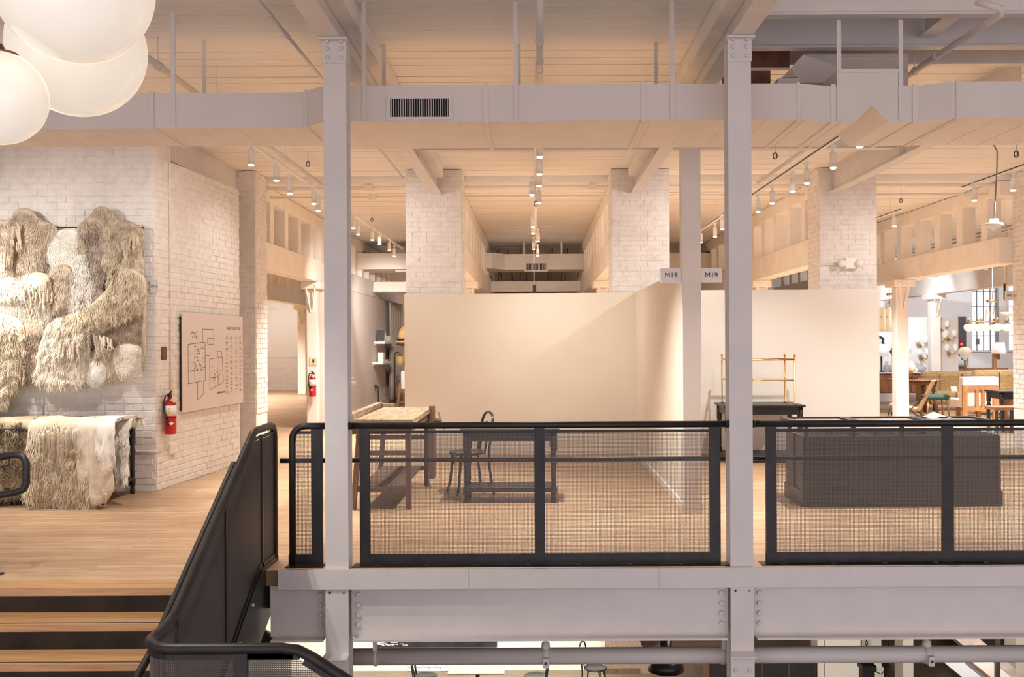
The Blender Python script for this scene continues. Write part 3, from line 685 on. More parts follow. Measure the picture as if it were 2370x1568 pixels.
def rail_section(lab, name, x0, x1, posts, rail_x0, rail_x1, plate, curved=False):
    t = T('guard_railing', lab, 'railing', ((x0+x1)/2, YR, .03), 0, 'black steel railings on the floor edge')
    zr = 1.055; zt0, zt1, zb0, zb1 = .985, 1.018, .075, .145
    if curved:
        xl = x0 + .028; pts = [(xl, YR, .04), (xl, YR, .93)] + [(xl + .10*(1-cos(a)), YR, .955 + .10*sin(a)) for a in [k*pi/16 for k in range(1, 9)]] + [(rail_x1, YR, zr)]
        MB().tube(pts, .0245, 14).build('top_rail', 'black_steel', t)
    else:
        MB().tube([(rail_x0, YR, zr), (rail_x1, YR, zr)], .0245, 14).build('top_rail', 'black_steel', t)
        for xe in (rail_x0 + .02, rail_x1 - .02):
            if -1.5 < xe < 3: MB().tube([(xe-.012, YR, zr), (xe+.012, YR, zr)], .027, 14).build('collar', 'black_steel', t)
    for (a, c) in posts: MB().box(a, c, YR-.013, YR+.013, .036, zr-.02).build('post', 'black_steel', t)
    MB().box(x0, x1, YR-.012, YR+.012, zb0-.035, zb1-.03).build('bottom_bar', 'black_steel', t)
    MB().box(x0+(.05 if curved else 0), x1, YR-.010, YR+.010, zt0+.012, zt1).build('top_bar', 'black_steel', t)
    MB().box(plate[0], plate[1], YR-.075, YR+.045, .030, .036).build('base_plate', 'black_steel', t)
    if curved: mx = [(x0+.055, posts[-1][0])]
    else: mx = [(posts[i][1], posts[i+1][0]) for i in range(len(posts)-1)]
    for (a, c) in mx:
        poly = [(a-.004, zb1-.035), (c+.004, zb1-.035), (c+.004, zt0+.016), (a-.004, zt0+.016)]
        wire_mesh(poly, lambda u, v: Vector((u, YR, v)), (0, 1, 0)).build('wire_mesh', 'mesh_steel', t, kind='stuff')
    x = x0 + .12
    while x < x1 and not curved:
        MB().box(x-.018, x+.018, YR-.032, YR-.012, .036, .043).build('clip', 'mesh_steel', t); x += .37
px = lambda q: PX(q, YR, 1150)
rail_section('narrow black mesh railing panel left of the left column', 'c', px(668), px(747), [(px(721), px(747))], 0, px(756), (px(664), px(752)), True)
rail_section('black mesh railing between the two white columns', 'a', px(833), px(1667), [(px(833), px(857)), (px(1237), px(1261)), (px(1642), px(1667))], px(806), px(1690), (px(818), px(1684)))
rail_section('black mesh railing right of the right column', 'b', px(1772), 4.9, [(px(1772), px(1797)), (px(2180), px(2206)), (px(2588), px(2613)), (4.86, 4.9)], px(1740), 4.9, (px(1758), 4.95))
h = T('grab_rail', 'slim black handrail running behind the railing panels', 'handrail', (0, 7.26, .78))
xa, xb = PX(649, 7.26, 1070), 4.9
MB().tube([(xa, 7.26, .785), (xb, 7.26, .785)], .0175, 12).build('rail', 'black_steel', h)
for xq in (px(735), px(845), px(1249), px(1654), px(1784), px(2193)): MB().tube([(xq, YR+.012, .74), (xq, 7.235, .74), (xq, 7.26, .768)], .007, 8).build('bracket', 'black_steel', h)

# ------------------------------------------------------------------ stair
st = T('staircase', 'oak and dark steel staircase descending at the lower left', 'staircase', (-3, 6.2, -.85))
RISE, RUN = .167, .275
for k in range(6):
    z = -RISE*k; yn = 6.62 - RUN*k
    if k:
        MB().box(-3.98, -2.06, yn, yn+RUN+.03, z-.045, z).build('tread', 'tread_oak', st)
    else: MB().box(-4.6, -2.06, yn-.012, yn, -.048, .0).build('nosing_board', 'tread_oak', st)
    MB().box(-3.98, -2.06, yn + (.028 if k else .012) - (0 if k else 0), yn + .045, z, z+.0012).build('grip_strip', 'rubber', st)
    MB().box(-3.98, -2.06, yn+.02, yn+.026, z-RISE, z-.045).build('riser', 'riser_steel', st)
zl = -RISE*6; yl = 6.62-RUN*5
MB().box(-3.98, -1.2, 4.2, yl+.03, zl-.06, zl).build('landing', 'tread_oak', st)
for k in range(4): MB().box(-1.2+RUN*k, -1.2+RUN*(k+1)+.03, 4.2, 4.86, zl-RISE*(k+1)-.045, zl-RISE*(k+1)).build('tread', 'tread_oak', st)
def slope_z(y_): return (y_ - 6.97)*.575 + .02
def stringer(x0, x1, nm):
    m = MB(); poly = [(7.46, .02), (7.0, .02), (5.25, slope_z(5.25)), (5.25, slope_z(5.25)-.36), (6.6, -.55), (6.93, -.50), (7.2, -.37), (7.46, -.34)]
    if x0 < -3: poly = [(6.95, .02), (5.25, slope_z(5.25)), (5.25, slope_z(5.25)-.33), (6.6, -.45), (6.95, -.30)]
    m.prism(poly, x0, x1, 'YZ'); m.build(nm, 'black_steel', st)
stringer(-2.04, -1.985, 'stringer'); stringer(-4.01, -3.99, 'stringer')
m = MB(); m.bar((-2.02, 7.44, .03), (-2.02, 6.97, .03), .08, .02); m.bar((-2.02, 6.99, .03), (-2.02, 5.3, slope_z(5.3)+.01), .08, .02); m.build('stringer_flange', 'black_steel', st)
for yb in (6.75, 6.45, 6.15, 5.8):
    m = MB(); m.lathe([(.012, 0), (.012, .014), (.008, .018)], (-1.985, yb, slope_z(yb)-.05), 8, 'X'); m.build('bolt', 'sign_white', st)

sg = T('stair_guard', 'black mesh guard of the stair with its rail curling round the landing', 'railing', (-2.0, 6.2, -.5))
xr = -2.0
arc = [(xr + .17*(1-cos(a)), 5.06 - .20*sin(a), .14) for a in [k*pi/2/8 for k in range(0, 9)]]
top = [(xr, 7.40, .02), (xr, 7.40, .95), (xr, 7.385, 1.0), (xr, 7.35, 1.035), (xr, 7.29, 1.045), (xr, 6.93, 1.04), (xr, 6.86, 1.03), (xr, 6.80, 1.0), (xr, 5.36, .175), (xr, 5.27, .15), (xr, 5.16, .14)] + arc + [(-1.5, 4.86, .14), (-1.28, 4.86, .14), (-1.20, 4.86, .13), (-1.13, 4.86, .095), (-.3, 4.86, -.45)]
MB().tube(top, .027, 14).build('top_rail', 'black_steel', sg)
def flat_yz(poly): return wire_mesh(poly, lambda u, v: Vector((xr, u, v)), (1, 0, 0), .0092, .0028)
def top_z(y_): return 1.0 if y_ > 6.8 else 1.0 - (6.8 - y_)*.5735
for (a, c) in ((7.07, 7.37), (6.25, 7.04), (5.42, 6.21)):
    poly = [(a, max(slope_z(a), .03) if a > 6.97 else slope_z(a)+.05)]
    if a < 6.97 < c: poly.append((6.97, .07))
    poly.append((c, (slope_z(c)+.05) if c < 6.97 else .06)); poly.append((c, top_z(c)-.03))
    if a < 6.8 < c: poly.append((6.8, .97))
    poly.append((a, top_z(a)-.03)); flat_yz(poly).build('wire_mesh', 'mesh_steel', sg, kind='stuff')
for yb, w_ in ((7.055, .035), (6.23, .035), (5.40, .04)): MB().box(xr-.012, xr+.012, yb-w_/2, yb+w_/2, slope_z(min(yb, 6.99)), top_z(yb)).build('post', 'black_steel', sg)
m = MB(); m.bar((xr, 7.37, .055), (xr, 6.97, .055), .024, .03); m.bar((xr, 6.97, .055), (xr, 5.4, slope_z(5.4)+.04), .024, .03); m.bar((xr, 7.37, .985), (xr, 6.83, .985), .02, .02); m.bar((xr, 6.8, .955), (xr, 5.38, .135), .02, .025); m.build('frame_bar', 'black_steel', sg)
# curved landing panel
def arcp(s):
    """arc-length position along landing rail in plan"""
    pts = [Vector((xr, 5.36)), Vector((xr, 5.06))] + [Vector((q[0], q[1])) for q in arc[1:]] + [Vector((-1.22, 4.86))]
    for i in range(len(pts)-1):
        d = (pts[i+1]-pts[i]).length
        if s <= d or i == len(pts)-2: return pts[i] + (pts[i+1]-pts[i])*(s/d if d else 0)
        s -= d
LA = .30 + .29 + .61; m = MB(); s = .01
while s < LA:
    q = arcp(s); m.bar((q.x, q.y, -.62), (q.x, q.y, .095), .0028, .0028); s += .0092
zz = -.62
while zz < .095:
    prev = arcp(.01)
    for k in range(1, 31):
        q = arcp(.01 + (LA-.02)*k/30); m.bar((prev.x, prev.y, zz), (q.x, q.y, zz), .0028, .0028); prev = q
    zz += .0092
m.build('wire_mesh', 'mesh_steel', sg, kind='stuff')
m = MB(); prev = arcp(.0)
for k in range(1, 31):
    q = arcp(LA*k/30); m.bar((prev.x, prev.y, .10), (q.x, q.y, .10), .022, .028); prev = q
m.build('frame_bar', 'black_steel', sg)
MB().box(-1.52, -1.45, 4.85, 4.87, -.9, .12).build('post', 'black_steel', sg)
wire_mesh([(-1.45, -.62), (-1.2, -.62), (-.35, -1.1), (-.35, -.46), (-1.13, .05), (-1.22, .095), (-1.45, .095)], lambda u, v: Vector((u, 4.86, v)), (0, 1, 0), .0092, .0028).build('wire_mesh', 'mesh_steel', sg, kind='stuff')
m = MB(); m.bar((-1.45, 4.86, .10), (-1.19, 4.86, .10), .022, .028); m.bar((-1.17, 4.86, .075), (-.3, 4.86, -.49), .022, .028); m.build('frame_bar', 'black_steel', sg)
ih = T('stair_handrail', 'inner black handrail following the stair below the guard rail', 'handrail', (-2.1, 6, .4))
MB().tube([(-2.10, 6.80, .72), (-2.10, 6.80, .80), (-2.10, 6.74, .83), (-2.10, 5.25, -.02), (-2.10, 5.12, -.07), (-2.08, 5.0, -.10), (-1.98, 4.86, -.11), (-1.84, 4.78, -.11), (-1.3, 4.77, -.11)], .021, 12).build('rail', 'black_steel', ih)
for yb in (6.5, 5.6): MB().tube([(-2.0, yb, (yb-6.74)*.57+.77), (-2.06, yb, (yb-6.74)*.57+.77), (-2.10, yb, (yb-6.74)*.57+.81)], .006, 8).build('bracket', 'black_steel', ih)
# left guard, mostly outside the frame
lg = T('stair_guard', 'black stair guard with a looped handrail end at the left edge', 'railing', (-3.95, 7.0, 0), 0)
a = P(0, 1318, 7.02); MB().box(-4.03, -3.87, 6.86, 7.06, 0, .012).build('base_plate', 'black_steel', lg)
MB().box(-3.985, -3.885, 6.94, 6.985, .012, 1.05).build('post', 'black_steel', lg)
lp = [P(-120, 1075, 6.9), P(-10, 1060, 6.9), P(34, 1053, 6.9), P(52, 1056, 6.9), P(61, 1072, 6.9), P(61, 1120, 6.9), P(55, 1133, 6.9), P(40, 1139, 6.9), P(-10, 1148, 6.9), P(-60, 1155, 6.9)]
MB().tube(lp, .026, 12).build('handrail_loop', 'black_steel', lg)
for yy in (1068, 1158): MB().tube([P(22, yy-4, 6.9), P(22, yy+10, 6.9), P(2, yy+14, 6.9), P(-12, yy+10, 6.9)], .006, 8).build('bracket', 'black_steel', lg)
MB().tube([(-3.95, 6.9, 1.05), (-3.95, 6.8, 1.03), (-3.95, 5.3, .17)], .027, 12).build('top_rail', 'black_steel', lg)

# ------------------------------------------------------------------ under the floor edge
zp = PZ(1518, 7.36, 1500)
pt = T('drain_pipe', 'thick painted pipe hanging under the edge beam', 'pipe', (1, 7.36, zp))
MB().tube([(-1.45, 7.36, zp), (5.6, 7.36, zp)], .062, 20).build('tube', 'white_steel', pt)
for q in (1263, 2145):
    x = PX(q, 7.36, 1510); MB().tube([(x-.025, 7.36, zp), (x+.025, 7.36, zp)], .07, 20).build('clamp', 'white_steel', pt)
    MB().tube([(x, 7.36, zp+.05), (x, 7.36, zp+.10), (x, 7.36, zp+.11), (x, 7.36, -.5)], [.035, .03, .014, .014], 12).build('hanger_rod', 'white_steel', pt)
    MB().box(x-.02, x+.02, 7.26, 7.30, zp-.06, zp+.01).build('clamp_lug', 'white_steel', pt); MB().lathe([(.011, 0), (.011, -.004)], (x, 7.26, zp-.025), 12, 'Y').build('bolt_head', 'ink', pt)
for q in (870, 1672):
    x = PX(q, 7.36, 1510); MB().tube([(x-.012, 7.36, zp), (x+.012, 7.36, zp)], .068, 20).build('strap', 'white_steel', pt); MB().bar((x, 7.31, zp+.06), (x, 7.31, -.5), .03, .006).build('strap_tail', 'white_steel', pt)

# ------------------------------------------------------------------ fur hides
def in_poly(p, poly):
    x, y = p; r_ = False; j = len(poly)-1
    for i in range(len(poly)):
        if (poly[i][1] > y) != (poly[j][1] > y) and x < (poly[j][0]-poly[i][0])*(y-poly[i][1])/(poly[j][1]-poly[i][1])+poly[i][0]: r_ = not r_
        j = i
    return r_
def d_poly(p, poly):
    best = 9; p = Vector(p)
    for i in range(len(poly)):
        a, c = Vector(poly[i]), Vector(poly[(i+1) % len(poly)]); d = c-a; s = max(0, min(1, (p-a).dot(d)/max(d.dot(d), 1e-9)))
        best = min(best, (a+d*s-p).length)
    return best
def smooth_poly(poly, it=2):
    for _ in range(it):
        q = []
        for i in range(len(poly)):
            a, c = Vector(poly[i]), Vector(poly[(i+1) % len(poly)]); q += [tuple(a*.75+c*.25), tuple(a*.25+c*.75)]
        poly = q
    return poly
def strands(mb, roots, length, curl, width, rr, flow, lift=.45):
    """roots: (point, normal); ribbons of three segments"""
    for (p, n) in roots:
        ln = length*rr.uniform(.6, 1.25); k = noise.noise_vector(p*5.0); k2 = noise.noise_vector(p*14.0 + Vector((9, 2, 4)))
        d = (Vector(flow) + n*lift + k*.75*curl + k2*.45*curl + Vector((rr.uniform(-1,1), rr.uniform(-1,1), rr.uniform(-1,1)))*.22).normalized()
        sd = d.cross(n); 
        if sd.length < 1e-3: sd = Vector((1,0,0))
        sd.normalize(); pts = [p - n*.004]; dd = d.copy()
        for i in range(3):
            pts.append(pts[-1] + dd*ln/3)
            dd = (dd + Vector((0,0,-.35)) + (sd*rr.uniform(-1,1) + k2)*.55*curl + n*(-.12)).normalized()
        w_ = width*rr.uniform(.7, 1.3); vs = []
        for i, q in enumerate(pts[:-1]): ww = w_*(1 - i*.22); vs += [q - sd*ww/2, q + sd*ww/2]
        vs.append(pts[-1]); mb.add(vs, [(0,1,3,2), (2,3,5,4), (4,5,6)], True)
def raw_build(mb, name, mat, parent, kind=None):
    me = bpy.data.meshes.new(name); inv = wmat(parent).inverted(); me.from_pydata([tuple(inv @ q) for q in mb.v], [], mb.f)
    me.polygons.foreach_set('use_smooth', mb.sm); me.materials.append(M[mat]); o = bpy.data.objects.new(name, me); C.objects.link(o); o.parent = parent
    if kind: o['kind'] = kind
    return o
def hide_patch(root, px_poly, Y, mat, length, curl, n, seed, bulge=.06, width=.0075, flow=(0, -.25, -1), lift=.45):
    rr = random.Random(seed)
    gx = sum(q[0] for q in px_poly)/len(px_poly); gy = sum(q[1] for q in px_poly)/len(px_poly)
    px_poly = [(min(gx+(q[0]-gx)*1.16, 334+.25*max(0, gx+(q[0]-gx)*1.16-334)), gy+(q[1]-gy)*1.14) for q in px_poly]
    poly = smooth_poly([(P(*q, Y).x, P(*q, Y).z) for q in px_poly])
    xs = [q[0] for q in poly]; zs = [q[1] for q in poly]; vs = list(map(Vector, poly)); nb = len(vs); g = .035
    x = min(xs)
    while x < max(xs):
        z = min(zs)
        while z < max(zs):
            q = (x + rr.uniform(-.008, .008), z + rr.uniform(-.008, .008))
            if in_poly(q, poly) and d_poly(q, poly) > .02: vs.append(Vector(q))
            z += g
        x += g
    ov, oe, of, _, _, _ = delaunay_2d_cdt(vs, [], [list(range(nb))], 1, 1e-5)
    v3 = []
    for q in ov:
        d = d_poly((q.x, q.y), poly); s = min(1, d/.10); h = bulge*.55*(1-(1-s)**2) + .035*noise.noise(Vector((q.x*4, q.y*4, seed)))*s + .02*noise.noise(Vector((q.x*11, q.y*11, seed)))*s
        v3.append(Vector((q.x, Y - .012 - h, q.y)))
    m = MB(); m.add(v3, [list(f) for f in of], True); base = m.build('hide_patch', mat, root)
    sol = base.modifiers.new('thickness', 'SOLIDIFY'); sol.thickness = .012; sol.offset = -1
    tris = []; tot = 0
    for f in of:
        for k in range(1, len(f)-1):
            a, c, e = v3[f[0]], v3[f[k]], v3[f[k+1]]; nn = (c-a).cross(e-a); ar = nn.length/2
            if ar < 1e-8: continue
            nn.normalize(); nn = -nn if nn.y > 0 else nn; tot += ar; tris.append((tot, a, c, e, nn))
    import bisect
    cum = [q[0] for q in tris]; roots = []
    for i in range(n):
        t_ = tris[min(bisect.bisect(cum, rr.random()*tot), len(tris)-1)]; u, v = rr.random(), rr.random()
        if u+v > 1: u, v = 1-u, 1-v
        roots.append((t_[1] + (t_[2]-t_[1])*u + (t_[3]-t_[1])*v, t_[4]))
    fb = MB(); strands(fb, roots, length, curl, width, rr, flow, lift); raw_build(fb, 'fur', mat, base, 'stuff')
    return base
def tassels(root, pts, Y, mat, ln, seed, r=.010, braid=True):
    rr = random.Random(seed)
    for (x, y_, l_) in pts:
        x += rr.uniform(-2, 2); y_ += rr.uniform(-4, 5); l_ *= rr.uniform(.7, 1.3); lean = rr.uniform(-.14, .14)
        p = P(x, y_, Y); n = 9; m = MB()
        for ph in (0, pi):
            path = []; rs = []
            for i in range(n*2+1):
                s = i/(n*2); a = s*n*.9*pi + ph
                path.append(p + Vector((cos(a)*r*.7 + lean*s*l_ + rr.uniform(-.002, .002), sin(a)*r*.5 - .01, -s*l_*.7))); rs.append(r*(.9 if i % 2 else .7))
            if braid: m.tube(path, rs, 6)
        for k in range(6):
            q = p + Vector((rr.uniform(-r, r)*1.3 + lean*l_*.6, -.01 + rr.uniform(-.01, .01), -l_*(.62 if braid else 0)))
            m.tube([q, q + Vector((rr.uniform(-.01, .01), 0, -l_*.2)), q + Vector((rr.uniform(-.025, .025), rr.uniform(-.01, .01), -l_*(.42 if braid else 1)*rr.uniform(.8, 1.1)))], [r*.5, r*.4, r*.12], 5)
        m.build('tassel', mat, root)
YH = 10.86
fh = T('fur_wall_hanging', 'large patchwork fur hanging with braided tassels on the brick wall', 'wall hanging', (-5.1, 10.9, 1.2))
a, c = P(-60, 527, YH-.02), P(332, 527, YH-.02)
MB().tube([(a.x, YH-.02, a.z), (c.x, YH-.02, c.z)], .008, 8).build('rod', 'black_steel', fh)
HP = [ # polygon px, depth, material, fur length, curl, count, bulge
 ([(-60,575),(100,570),(315,575),(315,700),(335,720),(322,860),(200,880),(90,875),(-60,900)], 10.895, 'fur_cream', .05, .6, 9000, .02),
 ([(-60,520),(0,515),(60,520),(110,530),(110,600),(60,650),(-60,650)], 10.84, 'fur_tan', .05, .5, 5200, .05),
 ([(36,560),(32,505),(50,490),(75,492),(90,515),(125,525),(128,545),(108,560),(105,600),(60,640),(30,640)], 10.82, 'fur_tan', .045, .5, 5200, .06),
 ([(105,545),(185,530),(195,560),(180,625),(150,635),(115,605),(105,570)], 10.83, 'fur_white', .03, .3, 3600, .05),
 ([(180,560),(185,530),(215,505),(225,488),(250,487),(265,515),(320,525),(322,560),(300,600),(240,640),(215,620),(190,590)], 10.82, 'fur_tan', .05, .5, 6200, .06),
 ([(205,530),(225,525),(242,540),(236,600),(245,640),(225,665),(205,640),(200,580)], 10.79, 'fur_grey', .045, .5, 3600, .06),
 ([(275,545),(320,540),(325,600),(335,660),(330,720),(260,715),(250,690),(262,620)], 10.81, 'fur_blond', .07, 1.0, 5200, .07),
 ([(178,600),(205,585),(220,620),(225,690),(235,720),(180,725),(160,700),(165,640)], 10.80, 'fur_white', .07, .9, 5200, .07),
 ([(180,690),(230,665),(245,690),(240,730),(185,735)], 10.79, 'fur_grey', .05, .5, 2200, .05),
 ([(-60,640),(20,650),(75,632),(112,640),(118,668),(90,690),(30,690),(-60,700)], 10.80, 'fur_cream', .08, .9, 5200, .07),
 ([(-60,680),(60,690),(118,700),(116,760),(100,800),(-60,790)], 10.84, 'fur_cream', .045, .5, 4800, .05),
 ([(120,630),(150,615),(168,635),(160,715),(135,722),(118,708)], 10.77, 'fur_tan', .055, .6, 3600, .07),
 ([(235,690),(260,660),(275,625),(330,640),(348,680),(342,712),(300,720),(265,745),(215,760),(150,775),(140,735),(190,722)], 10.76, 'fur_blond', .10, 1.0, 8500, .08),
 ([(-60,740),(0,735),(45,750),(58,785),(45,830),(30,900),(10,930),(-60,940)], 10.78, 'fur_blond', .11, 1.1, 8500, .08),
 ([(45,765),(85,755),(110,770),(105,820),(98,870),(55,885),(40,840)], 10.81, 'fur_brown', .05, .6, 4200, .06),
 ([(112,765),(145,735),(185,735),(205,760),(200,830),(185,880),(150,885),(95,880),(92,840)], 10.78, 'fur_cream', .09, .9, 9000, .08),
 ([(225,740),(262,730),(300,712),(332,720),(322,760),(325,800),(265,800),(235,790)], 10.80, 'fur_brown', .03, .3, 5400, .06),
 ([(195,830),(235,800),(262,800),(275,850),(262,872),(205,870)], 10.83, 'fur_blond', .06, .7, 4000, .05),
 ([(196,840),(225,835),(245,850),(242,880),(222,894),(200,880)], 10.79, 'fur_white', .03, .4, 2600, .06),
 ([(265,800),(328,800),(322,845),(330,868),(290,880),(272,860)], 10.78, 'fur_cream', .028, .4, 4200, .07)]
for i, (pl, Y, mt, ln, cu, n, bu) in enumerate(HP): hide_patch(fh, pl, Y, mt, ln, cu, n, 100+i, bu)
tassels(fh, [(18+3*k, 545+abs(3-k)*4, .30) for k in range(5)], 10.72, 'fur_brown', .3, 1); tassels(fh, [(30+4*k, 520, .22) for k in range(5)], 10.72, 'fur_tan', .2, 2)
tassels(fh, [(58+9*k, 668+(k % 2)*6, .19) for k in range(8)], 10.70, 'fur_tan', .2, 3); tassels(fh, [(112, 655, .3), (119, 650, .3), (115, 640, .2)], 10.70, 'fur_brown', .2, 4)
tassels(fh, [(283+6*k, 556-k*2, .26-.02*k) for k in range(7)], 10.71, 'fur_tan', .2, 5); tassels(fh, [(186+6*k, 530, .12) for k in range(6)], 10.72, 'fur_grey', .2, 6, .008, False)
tassels(fh, [(145+7*k, 790+(k % 2)*5, .24) for k in range(6)], 10.68, 'fur_tan', .2, 7); tassels(fh, [(205+5*k, 755+k*7, .28) for k in range(6)], 10.69, 'fur_grey', .2, 8); tassels(fh, [(232+6*k, 778+k*2, .15) for k in range(5)], 10.70, 'fur_cream', .2, 9)
tassels(fh, [(40+5*k, 835+k*5, .2) for k in range(5)], 10.69, 'fur_brown', .2, 10, .008)

# ------------------------------------------------------------------ table under the draped hides
def turned_leg(mb, x, y_, h, r=.032, z0=0.0):
    mb.lathe([(r*.55, 0), (r*.8, .01), (r*.85, .05), (r*.5, .065), (r*.62, .08), (r*1.0, .10), (r*1.0, .16), (r*.55, .175), (r*.75, .20), (r*.7, h*.45), (r*1.05, h*.62), (r*.6, h*.68), (r*.9, h*.72), (r*1.05, h*.74), (r*1.05, h)], (x, y_, z0), 14)
dt = T('display_table', 'black table with turned legs under the draped hides', 'table', (-5.35, 10.35, 0))
MB().box(-6.3, -4.42, 9.95, 10.82, .77, .80).build('table_top', 'black_wood', dt, bevel=.004); MB().box(-6.22, -4.50, 10.0, 10.77, .67, .77).build('apron', 'black_wood', dt)
MB().box(-6.25, -4.46, 9.98, 10.79, .15, .19).build('lower_shelf', 'black_wood', dt, bevel=.004)
for x in (-6.22, -4.48):
    for yy in (10.02, 10.77):
        m = MB(); turned_leg(m, x, yy, .77); m.build('leg', 'black_wood', dt)
def drape(name, lab, px0, px1, ybot, mat, length, curl, n, seed, yfront=9.90, round_=.25, zt=.84, back=10.6, width=.0075, wave=.03, tas=None):
    """a hide lying over the table edge: top sheet, edge roll, hanging front"""
    t = T(name, lab, 'hide', (PX((px0+px1)/2, yfront, 1080), yfront, 0)); rr = random.Random(seed)
    x0, x1 = PX(px0, yfront, 1080), PX(px1, yfront, 1080); zb = max(PZ(ybot, yfront, (px0+px1)/2), .02); nx, ns = 18, 26
    prof = [(back, zt), (back-.2, zt+.01), (yfront+.2, zt+.012), (yfront+.07, zt+.005), (yfront+.02, zt-.03), (yfront, zt-.08)]
    k = 10
    for i in range(1, k+1): prof.append((yfront-.005 - .02*sin(i/k*3), zt-.08 + (zb-(zt-.08))*i/k))
    vs = []; nrm = []
    for j, (yy, zz) in enumerate(prof):
        for i in range(nx+1):
            s = i/nx; e = (2*s-1); zr = zz
            if j > 5: zr = (zt-.08) + (zz-(zt-.08))*(1 - round_*abs(e)**3)
            hang = max(0, j-4)/11
            vs.append(Vector((x0+(x1-x0)*s + .02*noise.noise(Vector((s*3, j*.4, seed))), yy - wave*hang*sin(s*7+seed) - .05*hang*noise.noise(Vector((s*5, j*.3, seed*2.0))), zr + .02*noise.noise(Vector((s*4, j*.6, seed+.5))))))
    fs = []
    for j in range(len(prof)-1):
        for i in range(nx): fs.append((j*(nx+1)+i, j*(nx+1)+i+1, (j+1)*(nx+1)+i+1, (j+1)*(nx+1)+i))
    m = MB(); m.add(vs, fs, True); base = m.build('skin', mat, t); sol = base.modifiers.new('thickness', 'SOLIDIFY'); sol.thickness = .014; sol.offset = 0
    roots = []; areas = []
    for f in fs: areas.append((vs[f[1]]-vs[f[0]]).cross(vs[f[3]]-vs[f[0]]).length)
    for f in rr.choices(fs, areas, k=n):
        u, v = rr.random(), rr.random(); a = vs[f[0]]*(1-u)+vs[f[1]]*u; c = vs[f[3]]*(1-u)+vs[f[2]]*u; p = a*(1-v)+c*v
        nn = (vs[f[1]]-vs[f[0]]).cross(vs[f[3]]-vs[f[0]]).normalized()
        if nn.y > .2 or (abs(nn.y) <= .2 and nn.z < 0): nn = -nn
        if rr.random() < .25 and i in (0,): nn = nn
        roots.append((p, nn))
    fb = MB(); strands(fb, roots, length, curl, width, rr, (0, -.25, -1), .5); raw_build(fb, 'fur', mat, base, 'stuff')
    if tas: tassels(t, tas[0], yfront-.07, tas[1], .2, seed, .007, False)
    return t
drape('curly_hide', 'curly olive and blond hide at the left end of the draped table', -60, 118, 1150, 'fur_olive', .10, 1.6, 11000, 51, 10.0, .2, .86, 10.7)
drape('white_hide', 'long white fur hide hanging at the right end of the draped table', 232, 300, 1118, 'fur_white', .10, .5, 10000, 52, 10.02, .15, .88, 10.4)
drape('shaggy_hide', 'long shaggy tan hide hanging to the floor in the middle of the draped table', 66, 235, 1178, 'fur_blond', .13, .7, 15000, 53, 9.86, .12, .875, 10.5, tas=([(100+6*k, 1000, .26) for k in range(4)] + [(140+5*k, 992, .30) for k in range(9)], 'fur_cream'))
drape('shorn_hide', 'shorn cream hide with a rounded lower end on the draped table', 180, 262, 1166, 'fur_cream', .022, .3, 9000, 54, 9.80, .18, .885, 10.4, tas=([(200, 1095, .16), (196, 1100, .14), (238+3, 1135, .2), (246, 1140, .18)], 'fur_tan'))
drape('grey_hide', 'small grey and white fur folded over the shorn hide', 222, 266, 1092, 'fur_white', .03, .4, 5200, 55, 9.73, .3, .90, 10.2)
m = T('folded_blanket', 'crumpled pale blanket on the lower shelf of the draped table', 'blanket', (-4.75, 10.25, .19))
mm = MB()
for k in range(7):
    a = k*.9; mm.tube([(-4.95+.06*k, 10.05+.05*sin(a*2), .25+.05*(k % 3)), (-4.80+.05*k*.6, 10.2, .29+.05*(k % 3)), (-4.62, 10.28+.04*cos(a), .25+.04*(k % 2))], [.045, .06, .03], 8)
mm.build('cloth', 'linen', m)

